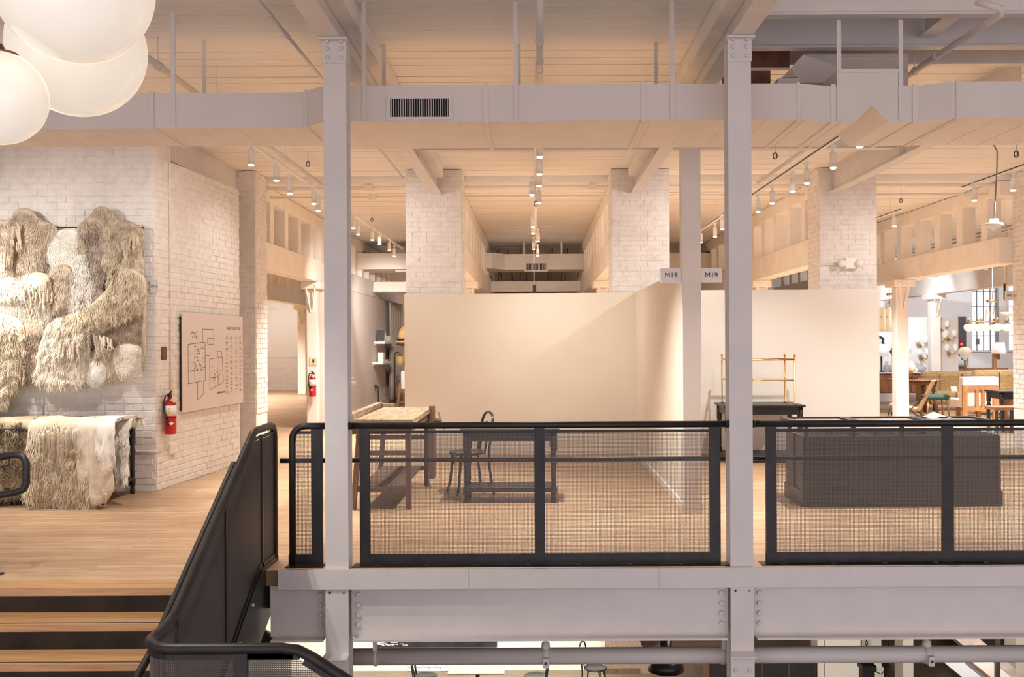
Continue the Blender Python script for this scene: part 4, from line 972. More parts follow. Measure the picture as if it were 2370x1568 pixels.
# ------------------------------------------------------------------ things on the brick return wall
sw = wmat(ws)
def side(u, out, z): return sw @ Vector((u, -out, z))
def u_of(px, py, out=0.0):                                      # distance along the return wall seen at px
    lo, hi = 0, SW
    for _ in range(40):
        mid = (lo+hi)/2; q = side(mid, out, 1.0); xx = CX + F*q.x/q.y + ROLL*(py-CY)
        if xx < px: lo = mid
        else: hi = mid
    return lo
def extinguisher(loc, rz, lab, z0, h=.42):
    t = T('fire_extinguisher', lab, 'fire extinguisher', loc, rz); r = .066; c = (0, 0, 0)
    MB().lathe([(r*.9, 0), (r, .015), (r, h*.80), (r*.93, h*.86), (r*.7, h*.92), (r*.3, h*.96), (r*.25, h)], c, 24).build('cylinder', 'red_paint', t, local=True)
    MB().lathe([(r+.0015, h*.50), (r+.0015, h*.78)], c, 24).build('label_band', 'white_label', t, local=True)
    m = MB()
    for k in range(3): m.obox((-.02, -r-.001, h*(.54+.08*k)), (.025, .004, .02))
    m.build('label_mark', 'yellow_label', t, local=True)
    m = MB(); d = .03; m.add([(-d, -r-.003, h*.3), (0, -r-.004, h*.25), (d, -r-.003, h*.3), (0, -r-.004, h*.35)], [(0,1,2,3)]); m.build('diamond_label', 'white_label', t, local=True)
    m = MB(); m.lathe([(.02, h), (.022, h+.03), (.012, h+.035), (.012, h+.06)], c, 12); m.bar((0, 0, h+.05), (0, -.085, h+.075), .022, .01); m.bar((0, 0, h+.035), (0, -.075, h+.03), .02, .01); m.build('valve', 'mesh_steel', t, local=True)
    m = MB(); m.tube([(-.015, -.01, h+.03), (-.055, -.02, h+.02), (-.075, -.03, h*.85), (-.07, -.045, h*.6), (-.045, -.065, h*.4), (-.03, -.072, h*.25)], [.009, .009, .009, .009, .011, .013], 8); m.build('hose', 'black_chair', t, local=True)
    MB().obox((.03, -.07, h*.95), (.055, .003, .065), Matrix.Rotation(.5, 3, 'Y')).build('inspection_tag', 'tag_paper', t, local=True)
    MB().lathe([(r+.003, h*.44), (r+.003, h*.47)], c, 24).build('strap', 'black_chair', t, local=True)
    MB().box(-.02, .02, .06, .083, h*.3, h*1.1).build('wall_bracket', 'black_steel', t, local=True)
ue = u_of(393, 950, .085); q = side(ue, .092, .63); extinguisher(q, R(28), 'red fire extinguisher on the brick return wall beside the directory board', .63)
u0, u1 = u_of(413, 840), u_of(557, 840); q = side(u0, .03, .845)
db = T('directory_board', 'pale directory board with a floor plan on the brick return wall', 'sign', q, ang); BWd, BHt = u1-u0, 1.185
MB().box(0, BWd, -.02, -.008, 0, BHt).build('panel', 'sign_pink', db, local=True); MB().box(.01, BWd-.01, -.008, .022, .02, BHt-.05).build('backing', 'black_steel', db, local=True)
pl = MB()
def pline(pts):
    for a, c in zip(pts[:-1], pts[1:]): pl.bar((a[0]*BWd, -.0215, (1-a[1])*BHt), (c[0]*BWd, -.0215, (1-c[1])*BHt), .0045, .002, (0,1,0))
for pts in ([(.30,.16),(.48,.16),(.48,.32),(.38,.32),(.38,.26),(.48,.26)], [(.30,.16),(.30,.30),(.08,.32),(.08,.72),(.34,.70),(.34,.30),(.30,.30)], [(.08,.42),(.18,.42)], [(.08,.50),(.18,.50)], [(.08,.59),(.18,.59)], [(.41,.48),(.62,.46),(.64,.74),(.41,.81),(.41,.48)], [(.22,.71),(.22,.90),(.31,.84),(.31,.70)], [(.54,.46),(.54,.40),(.61,.40),(.61,.46)], [(.34,.44),(.41,.44)], [(.41,.68),(.50,.68)], [(.48,.78),(.48,.68)], [(.55,.76),(.55,.68)], [(.18,.59),(.18,.72)], [(.26,.60),(.26,.71)]): pline(pts)
rr = random.Random(5)
for k in range(70):
    a = rr.uniform(.17, .33); c = rr.uniform(.33, .60); pl.obox((a*BWd, -.0215, (1-c)*BHt), (.012, .002, .010))
for k in range(26):
    a = rr.uniform(.44, .60); c = rr.uniform(.50, .72); pl.obox((a*BWd, -.0215, (1-c)*BHt), (.012, .002, .010))
for k in range(12):
    a = rr.uniform(.12, .26); c = rr.uniform(.19, .27); pl.obox((a*BWd, -.0215, (1-c)*BHt), (.014, .002, .022))
pl.build('floor_plan', 'ink', db, local=True)
text_part('heading', 'BRAND DIRECTORY', .054, 'ink_grey', db, (.83*BWd, -.021, .855*BHt))
text_part('caption', 'SECOND FLOOR', .034, 'ink', db, (.60*BWd, -.021, .15*BHt))
m = MB()
for cx_ in (.70, .78, .87, .945):
    yy = .24
    while yy < .86:
        for k in range(rr.choice((1, 2, 3, 4))):
            m.obox((cx_*BWd + rr.uniform(0, .01), -.0212, (1-yy)*BHt), (rr.uniform(.03, .085), .0015, .007)); yy += .014
        yy += .022
m.build('listing_lines', 'ink_grey', db, local=True, kind='stuff')
s = T('bay_sign', 'small white M15 sign beside the fur hanging', 'sign', (P(356, 664, 10.9).x, 10.915, P(356, 678, 10.9).z), 0, 'bay number signs')
MB().box(-.045, .045, -.008, .006, 0, .145).build('plate', 'sign_white', s, local=True); text_part('lettering', 'M15', .043, 'ink', s, (.004, -.009, .072))
def wallbox(name, lab, cat, px0, px1, py0, py1, d, mat, out=0):
    a, c = u_of(px0, py0), u_of(px1, py0); Ym = side((a+c)/2, 0, 1).y; z0, z1 = PZ(py1, Ym, px0), PZ(py0, Ym, px0)
    t = T(name, lab, cat, side((a+c)/2, out, z0), ang); MB().box(-(c-a)/2, (c-a)/2, -d, 0, 0, z1-z0).build('body', mat, t, local=True, bevel=.003); return t, (c-a), z1-z0
t_, w_, h_ = wallbox('wall_plate', 'small dark brown plate on the white brick corner', 'plate', 372, 384, 803, 833, .012, 'brown_plate'); MB().box(-w_*.3, w_*.3, -.014, -.012, .02, h_-.02).build('inset', 'brown_ply', t_, local=True)
t_, w_, h_ = wallbox('outlet_box', 'white outlet box low on the brick return wall', 'outlet', 388, 404, 1026, 1050, .03, 'white_label'); MB().box(-w_*.3, w_*.3, -.033, -.03, .02, h_-.02).build('cover', 'sign_white', t_, local=True)
uc = u_of(391, 700); t = T('wall_conduit', 'vertical conduit running down the brick return wall', 'conduit', side(uc, .015, .6)); MB().tube([side(uc, .015, 1.1), side(uc, .015, WTOP), side(uc, .015, 4.2)], .010, 8).build('tube', 'brick_paint', t)
for zz in (1.5, 2.4, 3.3): MB().tube([side(uc, .015, zz), side(uc, .015, zz+.02)], .013, 8).build('clip', 'brick_paint', t)
t = T('floor_conduit', 'short horizontal conduit from the hides to the outlet box', 'conduit', (-4.4, 10.9, .45)); zc = PZ(1046, 10.9, 360)
MB().tube([(-4.62, 10.91, zc), (-4.30, 10.905, zc), (-4.265, 10.92, zc), side(.28, .012, zc+.02)], .010, 8).build('tube', 'brick_paint', t); MB().tube([(-4.37, 10.91, zc), (-4.35, 10.91, zc)], .014, 8).build('clip', 'brick_paint', t)

# ------------------------------------------------------------------ furniture behind the railing
# workbench
wb = T('workbench', 'rustic wooden workbench with a side vise behind the left column', 'workbench', (-1.52, 10.5, 0))
X0, X1, Y0, Y1, ZT = -1.86, -1.22, 9.6, 11.42, .905
rr = random.Random(8)
for k in range(4):
    a = X0 + k*(X1-X0)/4; MB().box(a+.0006, a+(X1-X0)/4-.0006, Y0, Y1, ZT-.055+rr.uniform(-.003, .0), ZT+rr.uniform(-.004, 0)).build('top_plank', 'bench_wood', wb, bevel=.002)
MB().box(X0-.02, X0+.05, Y0, Y1, ZT, ZT+.055).build('tool_tray_lip', 'bench_wood', wb, bevel=.005)
MB().box(X0+.05, X0+.20, Y1-.05, Y1, ZT, ZT+.045).build('stop_block', 'bench_wood', wb, bevel=.005)
MB().box(X0+.02, X1-.04, Y0+.03, Y0+.06, ZT-.15, ZT-.055).build('apron', 'bench_leg', wb)
MB().box(X1-.05, X1-.02, Y0+.06, Y1-.06, ZT-.13, ZT-.055).build('apron', 'bench_leg', wb)
def leg4(a, c, w_): return MB().bar(a, c, w_, w_, (0,1,0))
for (xt, xb_, yy) in ((X0+.10, X0+.03, Y0+.09), (X1-.06, X1-.06, Y0+.09), (X0+.10, X0+.03, Y1-.13), (X1-.06, X1-.06, Y1-.13)):
    leg4((xt, yy, ZT-.055), (xb_, yy, 0), .05).build('leg', 'bench_leg', wb)
for yy in (Y0+.09, Y1-.13):
    for zz in (.72, .56, .20): MB().box(X0+.06, X1-.06, yy-.018, yy+.018, zz-.022, zz+.022).build('stretcher', 'bench_leg', wb)
for k in range(2): MB().box(X0+.07+k*.23, X0+.29+k*.23, Y0+.11, Y1-.15, .20, .225).build('shelf_plank', 'bench_leg', wb)
MB().box(X1-.01, X1+.05, Y1-.32, Y1-.20, .10, ZT+.03).build('vise_leg', 'bench_leg', wb, bevel=.008)
MB().tube([(X1-.02, Y1-.26, ZT-.14), (X1+.13, Y1-.26, ZT-.14)], .022, 10).build('vise_screw', 'bench_leg', wb)
MB().tube([(X1+.09, Y1-.26, ZT-.02), (X1+.13, Y1-.27, ZT-.16), (X1+.16, Y1-.28, ZT-.24)], .011, 8).build('vise_handle', 'bench_wood', wb)
# console with turned legs
def console(name, lab, x0, x1, y0, y1, h, shelf=.16, top=.03, ap=.10, r=.034, mat='black_wood'):
    t = T(name, lab, 'table', ((x0+x1)/2, (y0+y1)/2, 0))
    MB().box(x0-.025, x1+.025, y0-.025, y1+.025, h-top, h).build('table_top', mat, t, bevel=.006); MB().box(x0+.02, x1-.02, y0+.01, y1-.01, h-top-ap, h-top).build('apron', mat, t)
    if shelf: MB().box(x0+.01, x1-.01, y0, y1, shelf-.045, shelf).build('lower_shelf', mat, t, bevel=.005)
    for x in (x0+r, x1-r):
        for yy in (y0+r, y1-r):
            m = MB(); turned_leg(m, x, yy, h-top, r); m.build('leg', mat, t)
    return t
console('console_table', 'black console table with turned legs behind the middle railing', PX(1072, 10.02, 1160), PX(1290, 10.02, 1160), 10.0, 10.42, .77)
# bentwood chair
def bentwood(lab, loc, rz, grp):
    t = T('bentwood_chair', lab, 'chair', loc, rz, grp)      # faces local -Y
    MB().lathe([(.0005, .452), (.165, .452), (.175, .458), (.20, .458), (.205, .445), (.20, .432), (.0005, .432)], (0,0,0), 28).build('seat', 'black_chair', t, local=True)
    for (x, yy) in ((-.15, -.13), (.15, -.13)): MB().tube([(x*.95, yy*.95, .435), (x*1.0, yy, .30), (x*1.08, yy*1.12, .12), (x*1.25, yy*1.35, 0)], [.017, .016, .014, .012], 8).build('leg', 'black_chair', t, local=True)
    hoop = [(-.215, .235, 0), (-.20, .21, .15), (-.185, .185, .36), (-.185, .19, .48), (-.19, .215, .66), (-.165, .24, .80)] + [(.165*-cos(a), .245+.01*sin(a), .80+.085*sin(a)) for a in [k*pi/8 for k in range(1, 8)]] + [(.165, .24, .80), (.19, .215, .66), (.185, .19, .48), (.185, .185, .36), (.20, .21, .15), (.215, .235, 0)]
    MB().tube(hoop, .0145, 10).build('back_hoop', 'black_chair', t, local=True)
    inner = [(-.09, .17, .445), (-.095, .20, .60)] + [(-.10*cos(a), .225+.005*sin(a), .70+.075*sin(a)) for a in [k*pi/8 for k in range(0, 9)]] + [(.095, .20, .60), (.09, .17, .445)]
    MB().tube(inner, .011, 8).build('inner_hoop', 'black_chair', t, local=True)
    m = MB()
    for (x, yy) in ((-.15, -.13), (.15, -.13)): m.tube([(x, yy, .26), (x*.8, yy*.8, .38), (x*.45, yy*.55, .43)], .008, 6)
    m.build('brace', 'black_chair', t, local=True); return t
ch = bentwood('black bentwood chair between the workbench and the console', (PX(1080, 10.62, 1047), 10.72, 0), R(-68), None)
# display counter
dc = T('display_counter', 'dark panelled display counter with a glazed lid behind the right railing', 'counter', (3.66, 10.05, 0))
X0, X1, Y0, Y1 = PX(1859, 9.68, 1178), PX(2322, 9.68, 1178), 9.68, 10.42
MB().box(X0, X1, Y0, Y1, 0, .155).build('plinth', 'black_wood', dc, bevel=.008); MB().box(X0+.02, X1-.02, Y0+.02, Y1-.02, .155, .70).build('carcass', 'black_wood', dc)
n = 4; wd = (X1-X0-.04)/n
for k in range(n+1): MB().box(X0+.02+k*wd-.035*(k > 0), X0+.02+k*wd+.035*(k < n), Y0+.006, Y0+.02, .155, .70).build('stile', 'black_wood', dc)
for z0, z1 in ((.155, .19), (.63, .70)): MB().box(X0+.02, X1-.02, Y0+.004, Y0+.018, z0, z1).build('rail', 'black_wood', dc)
for k in range(2): MB().box(X0+.008, X0+.02, Y0+.03+k*.35, Y0+.09+k*.35+.0, .155, .70).build('side_stile', 'black_wood', dc)
for k in range(n+1): MB().box(X0+.02+k*wd-.02*(k > 0), X0+.06+k*wd-.04*(k == n)-.02*(k > 0), Y0+.012, Y0+.04, .70, .80).build('case_post', 'black_wood', dc)
MB().box(X0+.03, X1-.03, Y0+.03, Y1-.03, .70, .712).build('display_bed', 'linen', dc)
MB().box(X0+.025, X1-.025, Y0+.018, Y0+.022, .712, .80).build('front_pane', 'glass', dc)
def frame(x0, x1, y0, y1, z0, z1, w_, nm):
    m = MB(); m.box(x0, x1, y0, y0+w_, z0, z1); m.box(x0, x1, y1-w_, y1, z0, z1); m.box(x0, x0+w_, y0+w_, y1-w_, z0, z1); m.box(x1-w_, x1, y0+w_, y1-w_, z0, z1); return m.build(nm, 'black_wood', dc)
xm = (X0+X1)/2
for a, c in ((X0-.03, X0+.62), (X0+.63, X0+1.36), (X0+1.37, X1+.03)):
    fr = frame(a, c, Y0-.03, Y1+.03, .80, .842, .045, 'lid_frame'); MB().box(a+.045, c-.045, Y0+.015, Y1-.015, .826, .832).build('lid_pane', 'glass', fr)
t = T('paper_sheet', 'curled paper lying on the glazed counter lid', 'paper', P(2165, 966, 10.3)); t.location.z = .842
m = MB(); a = PX(2138, 10.3, 960); c = PX(2188, 10.3, 960); vs = []
for j in range(2):
    for i in range(9):
        s = i/8; vs.append((a + (c-a)*s, 10.08 + j*.25, .846 + .045*sin(s*pi)**2*(1 if j else .5) + .004*j))
m.add(vs, [(i, i+1, i+10, i+9) for i in range(8)], True); pb = m.build('sheet', 'white_label', t); sol = pb.modifiers.new('t', 'SOLIDIFY'); sol.thickness = .002
# console with brass rack
ct = console('console_table', 'black console table carrying the brass rack', 2.56, 3.62, 13.18, 13.84, .785, .10, .03, .10, .036)
MB().box(2.62, 3.56, 13.78, 13.80, .11, .66).build('back_panel', 'sign_white', ct)
br = T('brass_rack', 'tall brass display rack standing on the console table', 'rack', (3.1, 13.5, .785))
for x in (2.63, 3.52):
    for yy in (13.25, 13.78):
        MB().tube([(x, yy, .785), (x, yy, .80), (x, yy, 1.44)], [.028, .010, .010], 10).build('upright', 'brass', br); MB().sphere((x, yy, 1.455), .018, 12).build('finial', 'brass', br)
for zz, r_ in ((1.40, .012), (1.12, .007)):
    for yy in (13.25, 13.78): MB().tube([(2.63, yy, zz), (3.52, yy, zz)], r_, 8).build('rail', 'brass', br)
    for x in (2.63, 3.52): MB().tube([(x, 13.25, zz), (x, 13.78, zz)], r_, 8).build('rail', 'brass', br)
MB().box(2.64, 3.51, 13.26, 13.77, 1.122, 1.130).build('glass_shelf', 'glass', br)
# emergency light on the pier
el = T('emergency_light', 'cream twin-head emergency light on the brick pier', 'emergency light', P(1966, 612, 14.46))
a, c = P(1957, 622, 14.40), P(1982, 596, 14.40); MB().box(a.x, c.x, 14.40, 14.49, a.z, c.z).build('box', 'white_label', el, bevel=.008)
for q in (1949, 1990):
    p = P(q, 610, 14.38); MB().lathe([(.02, .08), (.05, .05), (.06, 0), (.055, -.02), (.0005, -.025)], (p.x, 14.38, p.z), 14, 'Y').build('lamp_head', 'white_label', el)
MB().tube([P(1874, 614, 14.47), P(1957, 611, 14.47)], .014, 8).build('conduit', 'brick_paint', el)

# ------------------------------------------------------------------ back rooms
def back_duct():
    t = T('air_duct', 'smaller white air duct far back across the middle opening', 'duct', (0, 24, 3.3)); Y = 24.0
    q = [P(a, b_, Y) for a, b_ in ((1094, 588), (1141, 586), (1168, 592), (1387, 588))]; zt = q[0].z; zb = PZ(624, Y, 1120)
    xs = [-7.0, q[1].x, q[2].x, 7.0]; fr = [23.7, 23.7, 24.1, 24.1]
    for i in range(3): MB().prism([(xs[i], fr[i]), (xs[i+1], fr[i+1]), (xs[i+1], 25.0), (xs[i], 25.0)], zb, zt, 'XY').build('duct_section', 'duct_paint', t)
    for px0 in (1213, 1300): MB().box(PX(px0, Y, 580)-.02, PX(px0, Y, 580)+.02, 24.08, 24.09, zb, ZC-.1).build('hanger_strap', 'duct_paint', t)
    for px0, px1, Yg in ((1218, 1264, 24.1), (919, 945, 24.1)):
        a, c = P(px0, 626, Yg), P(px1, 610, Yg); g = MB().box(a.x-.04, c.x+.04, Yg-.012, Yg, a.z-.03, c.z+.03).build('grille_frame', 'white_steel', t); MB().box(a.x, c.x, Yg-.014, Yg-.012, a.z, c.z).build('grille_opening', 'dark_void', g)
        for k in range(14):
            x = a.x+(k+.5)*(c.x-a.x)/14; MB().box(x-.006, x+.006, Yg-.02, Yg-.014, a.z, c.z).build('grille_blade', 'white_steel', g)
back_duct()
t = T('ceiling_crossbeam', 'low cross beam under the far duct', 'beam', (0, 25.3, 3.0)); MB().box(-4.2, 4.3, 25.1, 25.4, 2.95, 3.22).build('beam', 'timber_paint', t); MB().box(-4.2, 4.3, 25.05, 25.1, 2.97, 3.02).build('ledger', 'timber_paint', t)
S(MB().box(-1.46, 1.46, 27.5, 27.6, 0, 3.2).build('wall_dark', 'brown_ply'), 'dark wall standing in for the unlit room deep in the middle opening')  # brown wall colour stands for the darkness of the room beyond
hc = T('cord_cluster', 'dark cords hanging from the ceiling in the middle opening', 'cords', (0, 25.8, 2.5))
for i, (px0, px1) in enumerate(((1123, 1123), (1136, 1155), (1154, 1154), (1160, 1170), (1185, 1194), (1204, 1204), (1218, 1222), (1268, 1262), (1275, 1272), (1300, 1296), (1309, 1306), (1337, 1328), (1345, 1345))):
    Y = 25.8; a, c = P(px0, 640, Y), P(px1, 690, Y); MB().tube([a + (a-c)*(4.13-a.z)/(a.z-c.z), c], .012, 6).build('cord', 'brown_ply' if i % 3 else 'ink', hc)
t = T('hanging_speaker', 'slim black box hanging in the middle opening', 'speaker', P(1238, 665, 22)); a, c = P(1233, 685, 22), P(1241, 660, 22); MB().box(a.x, c.x, 21.95, 22.05, a.z-.3, c.z).build('body', 'ink', t); MB().tube([(a.x+.03, 22, c.z), (a.x+.03, 22, 4.135)], .01, 6).build('stem', 'timber_paint', t)

# left passage
extinguisher((-4.33, 18.80, .62), 0, 'red fire extinguisher on the far timber post in the left passage', .62)
s = T('post_sign', 'small tan extinguisher sign on the far timber post', 'sign', (-4.33, 18.885, 1.22)); MB().box(-.075, .075, -.006, 0, 0, .16).build('plate', 'tag_paper', s, local=True)
m = MB(); m.box(-.02, .02, -.008, -.006, .05, .12); m.box(-.04, .04, -.008, -.006, .02, .03); m.build('pictogram', 'brown_plate', s, local=True)
S(MB().box(-9.35, -6.9, 33.888, 33.9, 1.14, 2.75).build('trim_panel', 'wall_paint'), 'smooth painted panel on the far brick wall')
def shelf(lab, y0, y1, z, d=.28):
    t = T('wall_shelf', lab, 'shelf', (-4.2, (y0+y1)/2, z), 0, 'white wall shelves'); MB().box(-4.2, -4.2+d, y0, y1, z-.06, z).build('board', 'white_label', t, bevel=.004)
    MB().box(-4.2, -4.17, y0+.05, y1-.05, z-.10, z-.06).build('cleat', 'white_label', t)
def y_at(px, X): return X*F/(px-CX)
yS0, yS1 = y_at(884, -4.0), y_at(905, -4.0)
zs1 = PZ(791, 25.6, 895); zs2 = PZ(838, 25.2, 893)
shelf('upper white wall shelf holding books and plates', yS0, yS1, zs1); shelf('lower white wall shelf holding books', yS0-.3, yS1-.2, zs2); shelf('low white wall shelf just right of the left column', 20.6, 21.6, PZ(885, 21.3, 815), .2)
for k in range(4):
    t = T('book', '%s dark book leaning on the upper wall shelf' % ORD[k], 'book', (-4.1, yS0+.15+k*.07, zs1), 0, 'books on the upper shelf'); mm = Matrix.Rotation(-.25, 3, 'X')
    MB().obox((-4.06, yS0+.2+k*.07, zs1+.16-.02*k), (.2, .04, .30-.04*k), mm).build('cover', 'book_dark' if k < 2 else 'book_pink', t); MB().obox((-4.055, yS0+.2+k*.07, zs1+.16-.02*k), (.195, .03, .305-.04*k), mm).build('pages', 'white_label', t)
for k in range(5):
    t = T('plate', 'stacked white plate on the upper wall shelf, number %s from the bottom' % ('one two three four five'.split()[k]), 'plate', (-4.03, yS1-.5, zs1+.03*k), 0, 'plates on the upper shelf'); MB().lathe([(.07, 0), (.13, .02), (.135, .026), (.07, .006)], (-4.03, yS1-.5, zs1+.03*k), 20).build('dish', 'white_label', t)
for k in range(3):
    t = T('book', ('white book standing on the lower wall shelf', 'pink book lying on the lower wall shelf', 'grey book lying on the lower wall shelf')[k], 'book', (-4.05, yS0+.3*k, zs2), 0, 'books on the lower shelf')
    if k == 0: MB().box(-4.12, -3.98, yS0+.1, yS0+.45, zs2, zs2+.24).build('cover', 'white_label', t)
    else: MB().box(-4.15, -3.95, yS0+.3+.3*k, yS0+.58+.3*k, zs2, zs2+.05).build('cover', 'book_pink' if k == 1 else 'ink_grey', t)
t = T('glass_bowl', 'small glass bowl on the low shelf right of the left column', 'bowl', (-4.1, 21.2, PZ(885, 21.3, 815))); MB().lathe([(.05, 0), (.09, .05), (.10, .11), (.095, .11), (.085, .05), (.0005, .012)], t.location, 18).build('bowl', 'sign_white', t)
t = T('curtain', 'long beige linen curtain hanging beside the wall shelves', 'curtain', (-4.1, 27.2, 0)); m = MB(); vs = []; n = 40
y0, y1 = y_at(898, -4.1), 29.3; zt = PZ(700, 27.5, 900)
for j in range(6):
    for i in range(n+1):
        s = i/n; zz = .05 + (zt-.05)*(1-j/5); vs.append((-4.06 + .05*sin(s*34 + .4*j) , y0+(y1-y0)*s, zz))
m.add(vs, [(j*(n+1)+i, j*(n+1)+i+1, (j+1)*(n+1)+i+1, (j+1)*(n+1)+i) for j in range(5) for i in range(n)], True); cu = m.build('cloth', 'curtain', t); sol = cu.modifiers.new('t', 'SOLIDIFY'); sol.thickness = .006
MB().tube([(-4.06, y0-.1, zt), (-4.06, y1, zt)], .012, 8).build('rod', 'ink', t)
t = T('floor_lamp', 'slim black arched floor lamp with a tan drum shade', 'floor lamp', P(915, 926, 26.5)); b0 = P(914, 926, 26.5); b0.z = 0; zz = PZ(818, 26.5, 914); x2 = PX(926, 26.5, 820)
MB().lathe([(.16, 0), (.16, .02), (.0005, .022)], b0, 24).build('base', 'black_steel', t)
MB().tube([(b0.x, 26.5, .02), (b0.x, 26.5, zz-.05)] + [(b0.x+(x2-b0.x)*(1-cos(a))/2, 26.5, zz-.05+.08*sin(a)) for a in [k*pi/10 for k in range(1, 11)]] + [(x2, 26.5, zz-.1)], .012, 8).build('arm', 'black_steel', t)
MB().lathe([(.10, -.30), (.125, -.30), (.125, -.03), (.02, -.02)], (x2, 26.5, zz-.05), 20).build('shade', 'yellow_form', t)
t = T('armchair', 'white armchair with a wooden frame half hidden by the cream partition', 'armchair', P(935, 900, 25.5)); p = P(938, 920, 25.3); p.z = 0
MB().box(p.x-.08, p.x+.6, 25.0, 25.15, .36, .92).build('backrest', 'white_fabric', t, bevel=.05); MB().box(p.x-.06, p.x+.6, 25.1, 25.7, .32, .45).build('seat', 'white_fabric', t, bevel=.04)
for dx in (-.15, .62): MB().bar((p.x+dx, 24.95, 0), (p.x+dx+.06, 25.0, .62), .05, .06).build('leg', 'walnut', t); MB().bar((p.x+dx, 25.7, 0), (p.x+dx, 25.7, .58), .05, .06).build('leg', 'walnut', t)
MB().bar((p.x-.12, 24.97, .42), (p.x+.6, 24.97, .42), .04, .07).build('back_rail', 'walnut', t); MB().bar((p.x-.12, 24.97, .12), (p.x+.6, 24.97, .12), .04, .05).build('stretcher', 'walnut', t)
t = T('hanging_form', 'yellow shell-like form with dark stripes hanging at the partition edge', 'ornament', P(940, 780, 20)); c0 = P(944, 778, 20)
MB().sphere(c0, .22, 20, (.9, .8, 1.05)).build('shell', 'yellow_form', t); MB().sphere(c0 + Vector((-.03, -.02, -.13)), .17, 16, (1.15, .9, .55)).build('lower_shell', 'brown_ply', t)
for k in range(3): MB().tube([c0 + Vector((.22*cos(a)*1.0-.02, -.17*sin(a), -.07-.05*k)) for a in [pi*.1+j*pi*.9/8 for j in range(9)]], .014, 6).build('stripe', 'ink' if k != 1 else 'yellow_form', t)
MB().tube([c0+Vector((0,0,.2)), (c0.x, 20, 4.1)], .006, 6).build('wire', 'ink', t)
t = T('wall_cable', 'black cable dropping from an outlet on the pinkish wall', 'cable', (-4.17, 23.5, .1)); yy = y_at(868, -4.18); MB().tube([(-4.17, yy, .52), (-4.15, yy+.25, .50), (-4.15, yy+.3, .40), (-4.15, yy+.3, .03)], .012, 6).build('cord', 'ink', t); MB().box(-4.19, -4.15, yy-.05, yy+.05, .46, .56).build('plug', 'ink', t)

# ------------------------------------------------------------------ bright gallery at the right
S(MB().box(8.6, PX(2218, 26, 790), 26.0, 26.12, 0, PZ(735, 26, 2150)).build('wall_gallery', 'gallery_wall'), 'white gallery partition with the sconces')
YW = 31.0
wins = [(2250, 2312), (2335, 2400)]; zw0, zw1 = PZ(812, YW, 2290), PZ(640, YW, 2290); xw = [(PX(a, YW, 750), PX(c, YW, 750)) for a, c in wins]
m = MB(); m.box(3.0, xw[0][0], YW, YW+.3, 0, 4.2); m.box(xw[0][1], xw[1][0], YW, YW+.3, 0, 4.2); m.box(xw[1][1], 18, YW, YW+.3, 0, 4.2)
for (a, c) in xw: m.box(a, c, YW, YW+.3, 0, zw0); m.box(a, c, YW, YW+.3, zw1, 4.2)
S(m.build('wall_gallery_back', 'gallery_wall'), 'white back wall of the gallery with factory windows')
for i, (a, c) in enumerate(xw):
    t = SE('window_%d' % (i+1), ((a+c)/2, YW+.15, zw0), 0, ('tall factory window behind the globe chandelier', 'factory window cut off by the right pier')[i])
    for k in range(5): x = a+(c-a)*k/4; MB().box(x-.008, x+.008, YW+.13, YW+.16, zw0, zw1).build('mullion', 'window_bar', t)
    for k in range(6): z = zw0+(zw1-zw0)*k/5; MB().box(a, c, YW+.13, YW+.17, z-.008, z+.008).build('glazing_bar', 'window_bar', t)
    for k in range(4):
        for j in range(5): MB().box(a+(c-a)*k/4+.012, a+(c-a)*(k+1)/4-.012, YW+.148, YW+.152, zw0+(zw1-zw0)*j/5+.012, zw0+(zw1-zw0)*(j+1)/5-.012).build('pane', 'glass', t)
    MB().box(a-.05, c+.05, YW-.06, YW+.1, zw0-.04, zw0).build('window_sill', 'gallery_wall', t)
a, c = P(2219, 837, 30.9), P(2236, 733, 30.9); S(MB().box(a.x, c.x, 30.9, 30.98, 0, c.z).build('door_1', 'window_bar'), 'black door panel beyond the gallery partition')

def px_box(mb, px0, px1, py0, py1, Y, d): a, c = P(px0, py1, Y), P(px1, py0, Y); return mb.box(a.x, c.x, Y, Y+d, a.z, c.z)
def sofa(lab, px0, px1, Y, ztop, grp, w_=2.0, d=.85):
    x0 = PX(px0, Y, 900); x1 = x0 + w_; t = T('boucle_sofa', lab, 'sofa', ((x0+x1)/2, Y+.4, 0), 0, grp)
    m = MB(); m.box(x0+.10, x1-.10, Y+d-.28, Y+d-.02, .28, ztop); m.build('backrest', 'boucle', t, bevel=.11)
    MB().box(x0+.08, x1-.08, Y+.02, Y+d-.2, .14, .44).build('seat', 'boucle', t, bevel=.08)
    for x in (x0, x1-.24): MB().box(x, x+.24, Y+.10, Y+d-.05, .16, ztop-.16).build('armrest', 'boucle', t, bevel=.10)
    for k in (.33, .66): x = x0+(x1-x0)*k; MB().box(x-.006, x+.006, Y+d-.292, Y+d-.27, .42, ztop-.06).build('seam', 'brown_plate', t)
    for x in (x0+.2, x1-.2):
        for yy in (Y+.12, Y+d-.15): MB().lathe([(.02, 0), (.03, .16)], (x, yy, 0), 10).build('leg', 'ink', t)
    return t
sofa('mustard boucle sofa behind the walnut table', 2146, 2262, 22.6, .90, 'boucle sofas', 1.62); sofa('mustard boucle sofa at the right edge of the gallery', 2272, 2360, 21.2, .98, 'boucle sofas')
